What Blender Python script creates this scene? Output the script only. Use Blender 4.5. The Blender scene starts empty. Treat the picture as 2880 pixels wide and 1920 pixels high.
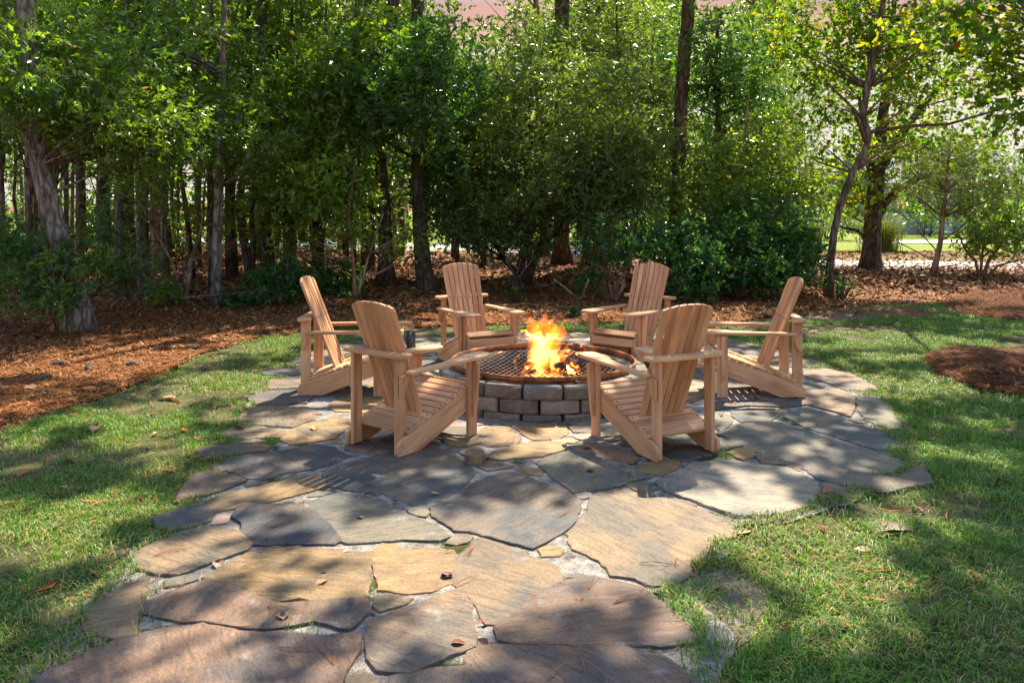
import bpy, math, random
import numpy as np
from mathutils import Vector, Matrix
rnd = random.Random(7)
rg = np.random.default_rng(7)
sc = bpy.context.scene
col = sc.collection
# ------------------------------------------------------------------ camera, sky, sun, exposure
F, HZ, CH = 2446.0, 563.0, 1.616            # focal length and horizon in photo pixels, eye height
cam = bpy.data.cameras.new('camera')
cam.sensor_width = 36.0
cam.lens = F / 2880 * 36
cam.shift_y = -(960 - HZ) / 2880
cam.clip_end = 2000
co = bpy.data.objects.new('camera', cam)
co.location = (0, 0, CH)
co.rotation_euler = (math.pi / 2, 0, 0)
col.objects.link(co)
sc.camera = co
SUN_EL, SUN_AZ = math.radians(53), math.radians(20)      # azimuth measured to the right of the view direction
sd = Vector((math.sin(SUN_AZ) * math.cos(SUN_EL), math.cos(SUN_AZ) * math.cos(SUN_EL), math.sin(SUN_EL)))
w = bpy.data.worlds.new('World')
sc.world = w
w.use_nodes = True
nt = w.node_tree
nt.nodes.clear()
def N(nt, t, **k):
    n = nt.nodes.new(t)
    for a, b in k.items():
        if a.startswith('i_'):
            key = a[2:]
            n.inputs[int(key) if key.isdigit() else key.replace('_', ' ')].default_value = b
        else:
            setattr(n, a, b)
    return n
def L(nt, a, b): nt.links.new(a, b)
def ramp(nt, stops, interp='LINEAR'):
    r = nt.nodes.new('ShaderNodeValToRGB')
    r.color_ramp.interpolation = interp
    e = r.color_ramp.elements
    while len(e) < len(stops): e.new(0.5)
    for el, (p, c) in zip(e, stops):
        el.position = p
        el.color = (*c, 1) if len(c) == 3 else c
    return r
sky = N(nt, 'ShaderNodeTexSky', sky_type='NISHITA', sun_disc=False, sun_elevation=SUN_EL, sun_rotation=SUN_AZ,
        air_density=1.0, dust_density=0.6, ozone_density=1.0)
bg1 = N(nt, 'ShaderNodeBackground', i_Strength=0.15)
tc = N(nt, 'ShaderNodeTexCoord')
sx = N(nt, 'ShaderNodeSeparateXYZ')
L(nt, tc.outputs['Generated'], sx.inputs[0])
ns = N(nt, 'ShaderNodeTexNoise', i_Scale=3.0, i_Detail=4.0)
mp = N(nt, 'ShaderNodeMapping')
mp.inputs['Scale'].default_value = (1, 1, 5)
L(nt, tc.outputs['Generated'], mp.inputs[0]); L(nt, mp.outputs[0], ns.inputs['Vector'])
ad = N(nt, 'ShaderNodeMath', operation='MULTIPLY_ADD')
L(nt, ns.outputs[0], ad.inputs[0]); ad.inputs[1].default_value = 0.10
sub = N(nt, 'ShaderNodeMath', operation='SUBTRACT'); sub.inputs[1].default_value = 0.05
L(nt, sx.outputs[2], sub.inputs[0]); L(nt, sub.outputs[0], ad.inputs[2])
rp = ramp(nt, [(0.0, (.60, .57, .50)), (.14, (.62, .56, .45)), (.18, (.58, .43, .31)), (.205, (.52, .30, .24)),
               (.235, (.42, .29, .37)), (.28, (.28, .29, .50)), (.6, (.2, .28, .5))])
L(nt, ad.outputs[0], rp.inputs[0])
bg2 = N(nt, 'ShaderNodeBackground', i_Strength=0.62)
L(nt, rp.outputs[0], bg2.inputs[0]); L(nt, sky.outputs[0], bg1.inputs[0])
mr = N(nt, 'ShaderNodeMapRange'); mr.inputs[1].default_value = .22; mr.inputs[2].default_value = .32
L(nt, sx.outputs[2], mr.inputs[0])
mix = N(nt, 'ShaderNodeMixShader')
L(nt, mr.outputs[0], mix.inputs[0]); L(nt, bg2.outputs[0], mix.inputs[1]); L(nt, bg1.outputs[0], mix.inputs[2])
wo = N(nt, 'ShaderNodeOutputWorld')
L(nt, mix.outputs[0], wo.inputs[0])
sl = bpy.data.lights.new('sun', 'SUN')
sl.energy = 5.0; sl.angle = math.radians(0.5); sl.color = (1.0, .92, .76)
so = bpy.data.objects.new('sun', sl)
so.rotation_euler = sd.to_track_quat('Z', 'Y').to_euler()
so.location = (8, 30, 30)
col.objects.link(so)
vs = sc.view_settings
vs.view_transform = 'Standard'; vs.look = 'None'; vs.gamma = 1; vs.exposure = 1.35; vs.use_curve_mapping = False
sc.render.engine = 'CYCLES'
sc.cycles.max_bounces = 7; sc.cycles.diffuse_bounces = 3; sc.cycles.glossy_bounces = 3
sc.cycles.transmission_bounces = 4; sc.cycles.volume_bounces = 0; sc.cycles.transparent_max_bounces = 8
sc.cycles.sample_clamp_indirect = 6.0
sc.cycles.use_denoising = True

# ------------------------------------------------------------------ helpers
def at(u, v, d, y=None):                      # photo pixel (2352 wide view) at distance d -> world point
    u, v = u * 1.22449, v * 1.22449
    return Vector(((u - 1440) / F * d, d, CH - (v - HZ) / F * d))
def gnd(u, v):                                # source pixel on flat ground -> world x, y
    d = F * CH / (v - HZ)
    return ((u - 1440) / F * d, d)
def gD(u, v): return gnd(u * 1.22449, v * 1.22449)
def hash2(ix, iy, s):
    n = np.sin(ix * 127.1 + iy * 311.7 + s * 74.7) * 43758.5453
    return n - np.floor(n)
def vnoise(x, y, sc_=1.0, s=0):
    x = np.asarray(x, float) * sc_; y = np.asarray(y, float) * sc_
    ix, iy = np.floor(x), np.floor(y); fx, fy = x - ix, y - iy
    fx = fx * fx * (3 - 2 * fx); fy = fy * fy * (3 - 2 * fy)
    a = hash2(ix, iy, s) * (1 - fx) + hash2(ix + 1, iy, s) * fx
    b = hash2(ix, iy + 1, s) * (1 - fx) + hash2(ix + 1, iy + 1, s) * fx
    return a * (1 - fy) + b * fy
def inpoly(px, py, poly):
    px = np.asarray(px); py = np.asarray(py)
    r = np.zeros(px.shape, bool); n = len(poly)
    for i in range(n):
        x0, y0 = poly[i]; x1, y1 = poly[(i + 1) % n]
        c = ((y0 > py) != (y1 > py)) & (px < (x1 - x0) * (py - y0) / (y1 - y0 + 1e-12) + x0)
        r ^= c
    return r
def link(name, me, mat=None, parent=None):
    o = bpy.data.objects.new(name, me)
    col.objects.link(o)
    if mat is not None and me is not None and not me.materials: me.materials.append(mat)
    if parent is not None: o.parent = parent
    return o
def tag(o, label=None, cat=None, group=None, kind=None):
    if label: o['label'] = label
    if cat: o['category'] = cat
    if group: o['group'] = group
    if kind: o['kind'] = kind
    return o
def thing(name, label, cat, loc=(0, 0, 0), rz=0, group=None):
    o = link(name, None)
    o.location = loc; o.rotation_euler = (0, 0, rz); o.empty_display_size = .1
    return tag(o, label, cat, group)
def mesh(name, V, Fc, smooth=False):
    me = bpy.data.meshes.new(name)
    me.from_pydata([tuple(v) for v in V], [], Fc)
    me.validate()
    if smooth: me.polygons.foreach_set('use_smooth', [True] * len(me.polygons))
    me.update()
    return me
def bigmesh(name, V, T, C=None, smooth=False):   # numpy verts (n,3), tris (m,3), colours (n,3)
    me = bpy.data.meshes.new(name)
    n, m = len(V), len(T)
    me.vertices.add(n); me.vertices.foreach_set('co', np.ascontiguousarray(V, np.float32).ravel())
    me.loops.add(m * 3); me.loops.foreach_set('vertex_index', np.ascontiguousarray(T, np.int32).ravel())
    me.polygons.add(m)
    me.polygons.foreach_set('loop_start', np.arange(0, m * 3, 3, dtype=np.int32))
    me.polygons.foreach_set('loop_total', np.full(m, 3, np.int32))
    if C is not None:
        a = me.color_attributes.new('col', 'FLOAT_COLOR', 'POINT')
        a.data.foreach_set('color', np.concatenate([C, np.ones((n, 1))], 1).astype(np.float32).ravel())
    me.update(calc_edges=True)
    if smooth: me.polygons.foreach_set('use_smooth', [True] * m)
    return me
def copy_tree(o, parent=None):
    c = o.copy(); col.objects.link(c); c.parent = parent
    for ch in list(o.children): copy_tree(ch, c)
    return c

# ------------------------------------------------------------------ materials
def newmat(name):
    m = bpy.data.materials.new(name); m.use_nodes = True
    t = m.node_tree; t.nodes.clear()
    o = t.nodes.new('ShaderNodeOutputMaterial')
    p = t.nodes.new('ShaderNodeBsdfPrincipled')
    t.links.new(p.outputs[0], o.inputs[0])
    return m, t, p, o
def bump(t, h, p, strength=.5, dist=.01):
    b = N(t, 'ShaderNodeBump', i_Strength=strength, i_Distance=dist)
    L(t, h, b.inputs['Height']); L(t, b.outputs[0], p.inputs['Normal'])
    return b
def mapped(t, out, scale=(1, 1, 1), rot=(0, 0, 0)):
    m = N(t, 'ShaderNodeMapping')
    m.inputs['Scale'].default_value = scale; m.inputs['Rotation'].default_value = rot
    L(t, out, m.inputs[0])
    return m.outputs[0]
def mixc(t, fac, a, b, mode='MIX'):
    m = N(t, 'ShaderNodeMix', data_type='RGBA', blend_type=mode)
    for s, v in ((0, fac), (6, a), (7, b)):
        if hasattr(v, 'links'): L(t, v, m.inputs[s])
        else: m.inputs[s].default_value = v if s == 0 else (*v, 1)
    return m.outputs[2]
def leaf_mat(name, trans=.35, rough=.38, spec=.5, tcol=(1.25, 1.2, .45)):
    m, t, p, o = newmat(name)
    a = N(t, 'ShaderNodeAttribute', attribute_name='col')
    L(t, a.outputs[0], p.inputs['Base Color'])
    p.inputs['Roughness'].default_value = rough
    p.inputs['Specular IOR Level'].default_value = spec
    tb = N(t, 'ShaderNodeBsdfTranslucent')
    L(t, mixc(t, 1.0, a.outputs[0], tcol, 'MULTIPLY'), tb.inputs[0])
    ms = N(t, 'ShaderNodeMixShader', i_0=trans)
    L(t, p.outputs[0], ms.inputs[1]); L(t, tb.outputs[0], ms.inputs[2])
    L(t, ms.outputs[0], o.inputs[0])
    return m
def flat_col(name, rough=.8, spec=.3):           # colour from the vertex attribute
    m, t, p, o = newmat(name)
    a = N(t, 'ShaderNodeAttribute', attribute_name='col')
    L(t, a.outputs[0], p.inputs['Base Color'])
    p.inputs['Roughness'].default_value = rough; p.inputs['Specular IOR Level'].default_value = spec
    return m
M = {}
M['leaf'] = leaf_mat('glossy_leaf', .50, .32, .75, (1.5, 1.5, .45))
M['maple_leaf'] = leaf_mat('maple_leaf', .58, .5, .35, (1.35, 1.5, .35))
M['grass'] = leaf_mat('grass_blade', .3, .5, .35, (1.2, 1.2, .5))
M['litter'] = flat_col('dry_leaf', .75, .25)
M['needle'] = flat_col('dry_needle', .85, .12)
def wood_mat():
    m, t, p, o = newmat('cedar_wood')
    a = N(t, 'ShaderNodeAttribute', attribute_name='grain')
    oi = N(t, 'ShaderNodeObjectInfo')
    va = N(t, 'ShaderNodeVectorMath', operation='MULTIPLY_ADD')
    L(t, a.outputs['Vector'], va.inputs[0]); va.inputs[1].default_value = (1, 1, 1)
    cx = N(t, 'ShaderNodeCombineXYZ')
    ml = N(t, 'ShaderNodeMath', operation='MULTIPLY', i_1=17.0); L(t, oi.outputs['Random'], ml.inputs[0])
    for i in range(3): L(t, ml.outputs[0], cx.inputs[i])
    L(t, cx.outputs[0], va.inputs[2])
    n1 = N(t, 'ShaderNodeTexNoise', i_Scale=1.0, i_Detail=5.0, i_Roughness=.6, i_Distortion=.6)
    L(t, mapped(t, va.outputs[0], (2.2, 26, 26)), n1.inputs['Vector'])
    n2 = N(t, 'ShaderNodeTexNoise', i_Scale=1.0, i_Detail=3.0)
    L(t, mapped(t, va.outputs[0], (6, 210, 210)), n2.inputs['Vector'])
    n3 = N(t, 'ShaderNodeTexNoise', i_Scale=2.4, i_Detail=2.0)
    L(t, mapped(t, va.outputs[0], (1.2, 3.5, 3.5)), n3.inputs['Vector'])
    r = ramp(t, [(.25, (.42, .178, .078)), (.42, (.61, .332, .162)), (.6, (.70, .414, .220)), (.8, (.74, .465, .265))])
    L(t, n1.outputs[0], r.inputs[0])
    c = mixc(t, .25, r.outputs[0], n2.outputs[0], 'SOFT_LIGHT')
    r3 = ramp(t, [(.35, (.86, .76, .70)), (.65, (1.08, 1.05, 1.0))])
    L(t, n3.outputs[0], r3.inputs[0])
    c = mixc(t, .9, c, r3.outputs[0], 'MULTIPLY')
    r4 = ramp(t, [(0, (.78, .74, .70)), (1, (1.10, 1.10, 1.10))]); L(t, oi.outputs['Random'], r4.inputs[0])
    c = mixc(t, 1.0, c, r4.outputs[0], 'MULTIPLY')
    L(t, c, p.inputs['Base Color'])
    p.inputs['Roughness'].default_value = .62; p.inputs['Specular IOR Level'].default_value = .3
    bump(t, n2.outputs[0], p, .25, .002)
    return m
M['wood'] = wood_mat()
def simple(name, c, rough=.6, metal=0, spec=.5):
    m, t, p, o = newmat(name)
    n = N(t, 'ShaderNodeTexNoise', i_Scale=40.0, i_Detail=4.0)
    g = N(t, 'ShaderNodeTexCoord'); L(t, g.outputs['Object'], n.inputs['Vector'])
    r = ramp(t, [(.3, tuple(x * .75 for x in c)), (.7, tuple(min(1, x * 1.2) for x in c))]); L(t, n.outputs[0], r.inputs[0])
    L(t, r.outputs[0], p.inputs['Base Color'])
    p.inputs['Roughness'].default_value = rough; p.inputs['Metallic'].default_value = metal
    p.inputs['Specular IOR Level'].default_value = spec
    return m
M['screw'] = simple('dark_screw', (.05, .04, .035), .5, .3)
M['bolt'] = simple('steel_bolt', (.75, .74, .72), .3, 1.0)
def bark(name, c0, c1, c2, sxy=14, sz=3.2, bs=.9):
    m, t, p, o = newmat(name)
    g = N(t, 'ShaderNodeTexCoord'); oi = N(t, 'ShaderNodeObjectInfo')
    va = N(t, 'ShaderNodeVectorMath', operation='ADD'); L(t, g.outputs['Object'], va.inputs[0]); L(t, oi.outputs['Location'], va.inputs[1])
    v = N(t, 'ShaderNodeTexVoronoi', feature='DISTANCE_TO_EDGE', i_Scale=1.0)
    nz = N(t, 'ShaderNodeTexNoise', i_Scale=5.0, i_Detail=4.0); L(t, va.outputs[0], nz.inputs['Vector'])
    mv = mixc(t, .12, va.outputs[0], nz.outputs['Color'], 'ADD')
    L(t, mapped(t, mv, (sxy, sxy, sz)), v.inputs['Vector'])
    n = N(t, 'ShaderNodeTexNoise', i_Scale=1.0, i_Detail=6.0, i_Roughness=.65)
    L(t, mapped(t, va.outputs[0], (22, 22, 5)), n.inputs['Vector'])
    mm = N(t, 'ShaderNodeMath', operation='MULTIPLY_ADD', i_1=1.6); L(t, v.outputs[0], mm.inputs[0]); L(t, n.outputs[0], mm.inputs[2])
    r = ramp(t, [(.35, c0), (.6, c1), (.95, c2)]); L(t, mm.outputs[0], r.inputs[0])
    n2 = N(t, 'ShaderNodeTexNoise', i_Scale=1.6, i_Detail=3.0); L(t, va.outputs[0], n2.inputs['Vector'])
    r2 = ramp(t, [(.35, (.7, .7, .68)), (.7, (1.2, 1.2, 1.2))]); L(t, n2.outputs[0], r2.inputs[0])
    L(t, mixc(t, 1.0, r.outputs[0], r2.outputs[0], 'MULTIPLY'), p.inputs['Base Color'])
    p.inputs['Roughness'].default_value = .9; p.inputs['Specular IOR Level'].default_value = .2
    bump(t, mm.outputs[0], p, bs, .03)
    return m
M['bark_grey'] = bark('grey_bark', (.05, .04, .032), (.16, .13, .10), (.34, .30, .25))
M['bark_pine'] = bark('pine_bark', (.03, .02, .015), (.115, .065, .042), (.22, .14, .10), 10, 3)
M['bark_dark'] = bark('dark_bark', (.028, .022, .018), (.085, .062, .046), (.17, .13, .10), 12, 3)
M['bark_maple'] = bark('brown_maple_bark', (.05, .032, .022), (.13, .085, .058), (.26, .19, .14), 12, 2.2, .6)
M['bark_smooth'] = bark('smooth_tan_bark', (.13, .07, .04), (.26, .15, .085), (.42, .29, .2), 9, 1.2, .35)
def stone_mat():
    m, t, p, o = newmat('flagstone')
    g = N(t, 'ShaderNodeTexCoord'); oi = N(t, 'ShaderNodeObjectInfo')
    ml = N(t, 'ShaderNodeMath', operation='MULTIPLY', i_1=31.0); L(t, oi.outputs['Random'], ml.inputs[0])
    cx = N(t, 'ShaderNodeCombineXYZ'); L(t, ml.outputs[0], cx.inputs[0]); L(t, ml.outputs[0], cx.inputs[2])
    va = N(t, 'ShaderNodeVectorMath', operation='ADD'); L(t, g.outputs['Object'], va.inputs[0]); L(t, cx.outputs[0], va.inputs[1])
    rot = N(t, 'ShaderNodeVectorRotate', rotation_type='Z_AXIS')
    ma = N(t, 'ShaderNodeMath', operation='MULTIPLY', i_1=6.28); L(t, oi.outputs['Random'], ma.inputs[0])
    L(t, va.outputs[0], rot.inputs['Vector']); L(t, ma.outputs[0], rot.inputs['Angle'])
    V = rot.outputs[0]
    n1 = N(t, 'ShaderNodeTexNoise', i_Scale=2.6, i_Detail=6.0, i_Roughness=.62, i_Distortion=.4); L(t, V, n1.inputs['Vector'])
    n2 = N(t, 'ShaderNodeTexNoise', i_Scale=1.0, i_Detail=7.0, i_Roughness=.7, i_Distortion=1.0); L(t, mapped(t, V, (5, 22, 9)), n2.inputs['Vector'])
    n3 = N(t, 'ShaderNodeTexNoise', i_Scale=90.0, i_Detail=4.0, i_Roughness=.7); L(t, V, n3.inputs['Vector'])
    n4 = N(t, 'ShaderNodeTexNoise', i_Scale=7.0, i_Detail=8.0, i_Roughness=.75); L(t, V, n4.inputs['Vector'])
    # the stone's own tint, with rust and slate clouds
    slate = mixc(t, .55, oi.outputs['Color'], (.048, .050, .051))
    rust = mixc(t, .3, oi.outputs['Color'], (.30, .155, .06))
    r1 = ramp(t, [(.40, (0, 0, 0)), (.58, (1, 1, 1))]); L(t, n1.outputs[0], r1.inputs[0])
    c = mixc(t, r1.outputs[0], slate, rust)
    r2 = ramp(t, [(.3, (.38, .36, .35)), (.5, (1, 1, 1)), (.72, (1.5, 1.42, 1.3))]); L(t, n2.outputs[0], r2.inputs[0])
    c = mixc(t, .85, c, r2.outputs[0], 'MULTIPLY')
    r3 = ramp(t, [(.35, (.55, .55, .55)), (.65, (1.35, 1.35, 1.35))]); L(t, n3.outputs[0], r3.inputs[0])
    c = mixc(t, .7, c, r3.outputs[0], 'MULTIPLY')
    r4 = ramp(t, [(.60, (0, 0, 0)), (.70, (1, 1, 1))]); L(t, n4.outputs[0], r4.inputs[0])
    f4 = N(t, 'ShaderNodeMath', operation='MULTIPLY', i_1=.35); L(t, r4.outputs[0], f4.inputs[0])
    c = mixc(t, f4.outputs[0], c, (.42, .40, .38))
    L(t, c, p.inputs['Base Color'])
    p.inputs['Roughness'].default_value = .68; p.inputs['Specular IOR Level'].default_value = .4
    s = N(t, 'ShaderNodeMath', operation='MULTIPLY_ADD', i_1=.35); L(t, n3.outputs[0], s.inputs[0]); L(t, n2.outputs[0], s.inputs[2])
    b = bump(t, s.outputs[0], p, .75, .012)
    b2 = N(t, 'ShaderNodeBump', i_Strength=.6, i_Distance=.03); L(t, n1.outputs[0], b2.inputs['Height']); L(t, b2.outputs[0], b.inputs['Normal'])
    return m
M['stone'] = stone_mat()
def ground_mat(name, stops, scale, moss=None, bs=.8, fine=60., bd=.02):
    m, t, p, o = newmat(name)
    g = N(t, 'ShaderNodeTexCoord')
    n1 = N(t, 'ShaderNodeTexNoise', i_Scale=scale, i_Detail=8.0, i_Roughness=.72); L(t, g.outputs['Object'], n1.inputs['Vector'])
    n2 = N(t, 'ShaderNodeTexNoise', i_Scale=fine, i_Detail=5.0, i_Roughness=.75); L(t, g.outputs['Object'], n2.inputs['Vector'])
    mm = N(t, 'ShaderNodeMath', operation='MULTIPLY_ADD', i_1=.5); L(t, n2.outputs[0], mm.inputs[0])
    hh = N(t, 'ShaderNodeMath', operation='MULTIPLY', i_1=.5); L(t, n1.outputs[0], hh.inputs[0]); L(t, hh.outputs[0], mm.inputs[2])
    r = ramp(t, stops); L(t, mm.outputs[0], r.inputs[0])
    c = r.outputs[0]
    if moss:
        n3 = N(t, 'ShaderNodeTexNoise', i_Scale=2.3, i_Detail=7.0, i_Roughness=.75); L(t, g.outputs['Object'], n3.inputs['Vector'])
        r3 = ramp(t, [(moss[1], (0, 0, 0)), (moss[1] + .06, (1, 1, 1))]); L(t, n3.outputs[0], r3.inputs[0])
        c = mixc(t, r3.outputs[0], c, moss[0])
    L(t, c, p.inputs['Base Color']); p.inputs['Roughness'].default_value = .95; p.inputs['Specular IOR Level'].default_value = .15
    bump(t, mm.outputs[0], p, bs, bd)
    return m
M['forest'] = ground_mat('pine_straw_floor', [(.36, (.04, .018, .010)), (.48, (.13, .055, .024)), (.56, (.22, .10, .045)), (.68, (.32, .18, .10))], 9.0, None, 1.0, 45., .03)
M['soil'] = ground_mat('lawn_soil', [(.36, (.03, .028, .012)), (.5, (.085, .08, .03)), (.62, (.17, .145, .07))], 5.0)
M['mortar'] = ground_mat('sandy_mortar', [(.37, (.055, .045, .036)), (.47, (.20, .17, .14)), (.56, (.38, .345, .30)), (.68, (.48, .45, .40))], 16.0, ((.045, .055, .012), .53), 1.0, 120., .012)
M['sand'] = ground_mat('grey_sand', [(.36, (.04, .029, .021)), (.48, (.125, .097, .07)), (.62, (.25, .205, .155))], 9.0)
M['path'] = ground_mat('pale_concrete', [(.3, (.44, .43, .41)), (.7, (.60, .59, .57))], 4.0, None, .2)
M['far_grass'] = ground_mat('sunlit_far_grass', [(.36, (.11, .14, .025)), (.5, (.21, .25, .04)), (.64, (.32, .33, .08))], 1.5, None, 1.0, 14., .1)
M['verge'] = ground_mat('dry_verge', [(.36, (.16, .14, .06)), (.5, (.28, .25, .11)), (.64, (.38, .34, .17))], 2.0, None, .8, 30.)

# ------------------------------------------------------------------ ground sheets
def sheet(name, poly, z, mat, jag=.03, step=.12, parent=None):
    P = []
    n = len(poly)
    for i in range(n):
        a = Vector(poly[i]); b = Vector(poly[(i + 1) % n])
        k = max(1, min(60, int((b - a).length / step)))
        for j in range(k):
            q = a.lerp(b, j / k)
            P.append((q.x + rnd.uniform(-jag, jag), q.y + rnd.uniform(-jag, jag), z))
    return link(name, mesh(name, P, [list(range(len(P)))]), mat, parent)
def forest_h(x, y):                              # gentle relief of the woodland floor
    k = np.clip((np.asarray(y) - 11.6) / 3.0, 0, 1) * np.clip((20.0 - np.asarray(y)) / 2.5, 0, 1)
    return k * ((vnoise(x, y, .55, 3) - .45) * .16 + (vnoise(x, y, 1.7, 4) - .5) * .05)
gx = np.concatenate([np.linspace(-300, -32, 12), np.linspace(-30, 30, 150), np.linspace(32, 300, 12)])
gy = np.concatenate([np.linspace(-60, -2, 8), np.linspace(0, 40, 130), np.linspace(42, 420, 18)])
X, Y = np.meshgrid(gx, gy)
Z = forest_h(X, Y) * (Y < 36)
V = np.stack([X.ravel(), Y.ravel(), Z.ravel()], 1)
nx_, ny_ = len(gx), len(gy)
i0 = (np.arange(ny_ - 1)[:, None] * nx_ + np.arange(nx_ - 1)[None]).ravel()
T = np.concatenate([np.stack([i0, i0 + 1, i0 + nx_ + 1], 1), np.stack([i0, i0 + nx_ + 1, i0 + nx_], 1)])
tag(link('ground', bigmesh('ground', V, T, None, True), M['forest']), kind='structure')

S = lambda pts: [gnd(*p) for p in pts]
LAWN_L = S([(-1200, 1300), (-250, 1290), (0, 1215), (230, 1140), (450, 1060), (560, 1000), (720, 955), (860, 932), (1000, 925), (1100, 935), (1000, 985),
            (850, 1010), (790, 1070), (730, 1115), (720, 1180), (640, 1250), (590, 1320), (520, 1440), (450, 1520), (350, 1600), (290, 1680),
            (200, 1780), (130, 1850), (60, 1960), (-250, 2400), (-3200, 2400)])
LAWN_R = S([(1000, 962), (1000, 932), (1250, 920), (1500, 914), (1750, 912), (2000, 920), (2130, 900), (2260, 878), (2450, 862), (2650, 850),
            (2900, 840), (3700, 850), (4600, 1100), (6200, 2400), (2150, 2400), (2000, 1960), (1950, 1850), (1880, 1760), (1840, 1700), (1890, 1620), (1980, 1580),
            (2040, 1510), (2150, 1480), (2290, 1435), (2420, 1395), (2500, 1330), (2500, 1260), (2480, 1180), (2400, 1100), (2270, 1040),
            (2150, 985), (1900, 955), (1500, 948)])
PATIO = S([(850, 1005), (1000, 962), (1250, 948), (1500, 944), (1800, 945), (2050, 955), (2200, 985), (2330, 1040), (2450, 1090), (2530, 1170),
           (2570, 1240), (2590, 1310), (2520, 1370), (2400, 1420), (2290, 1445), (2200, 1480), (2090, 1495), (2030, 1570), (1960, 1620), (1980, 1700),
           (2050, 1790), (2060, 1900), (2040, 2060), (2250, 2900), (-500, 2900), (-60, 2060), (60, 1920), (130, 1840), (200, 1760), (280, 1670), (350, 1590), (450, 1500),
           (510, 1420), (570, 1320), (620, 1240), (700, 1180), (710, 1110), (770, 1060)])
tag(sheet('lawn', LAWN_L, .004, M['soil']), kind='structure')
tag(sheet('lawn', LAWN_R, .0045, M['soil']), kind='structure')
patio = tag(sheet('patio', PATIO, .016, M['mortar'], .05), kind='structure')
SOIL1 = S([(1880, 1640), (1960, 1610), (2060, 1600), (2150, 1660), (2160, 1760), (2080, 1860), (2010, 1930), (1970, 1880), (1990, 1760)])
tag(sheet('bare_soil', S([(1880, 1640), (1960, 1610), (2060, 1600), (2150, 1660), (2160, 1760), (2080, 1860), (2010, 1930), (1970, 1880), (1990, 1760)]), .0085, M['sand'], .05), kind='structure')
tag(sheet('bare_soil', S([(2200, 850), (2330, 858), (2480, 885), (2440, 905), (2300, 900), (2180, 890)]), .0095, M['sand'], .1), kind='structure')
ROADC = [gnd(3500, 772), gnd(2900, 752), gnd(2640, 746), gnd(2460, 747), gnd(2280, 740), gnd(1950, 727), gnd(1620, 711), gnd(1300, 697), gnd(1050, 692), gnd(800, 683), gnd(300, 671)]
def strip(name, pts, wd, z, mat):
    A, B = [], []
    for i, p in enumerate(pts):
        a = Vector(pts[max(0, i - 1)]); b = Vector(pts[min(len(pts) - 1, i + 1)])
        d = (b - a).normalized(); nrm = Vector((-d.y, d.x))
        q = Vector(p)
        A.append((q.x + nrm.x * wd, q.y + nrm.y * wd, z)); B.append((q.x - nrm.x * wd, q.y - nrm.y * wd, z))
    n = len(pts)
    V = A + B
    return link(name, mesh(name, V, [[i, i + 1, n + i + 1, n + i] for i in range(n - 1)]), mat)
tag(strip('verge', ROADC, 2.6, .012, M['verge']), kind='structure')
tag(strip('road', ROADC, 1.35, .022, M['path']), kind='structure')
tag(link('far_lawn', mesh('far_lawn', [(60, 23.6, .006), (12, 23.2, .006), (6, 26.5, .006), (1, 29.5, .006), (-6, 32, .006), (-20, 37, .006), (-40, 48, .006), (-40, 120, .006), (90, 120, .006), (90, 23.6, .006)], [list(range(10))]), M['far_grass']), kind='structure')

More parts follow.
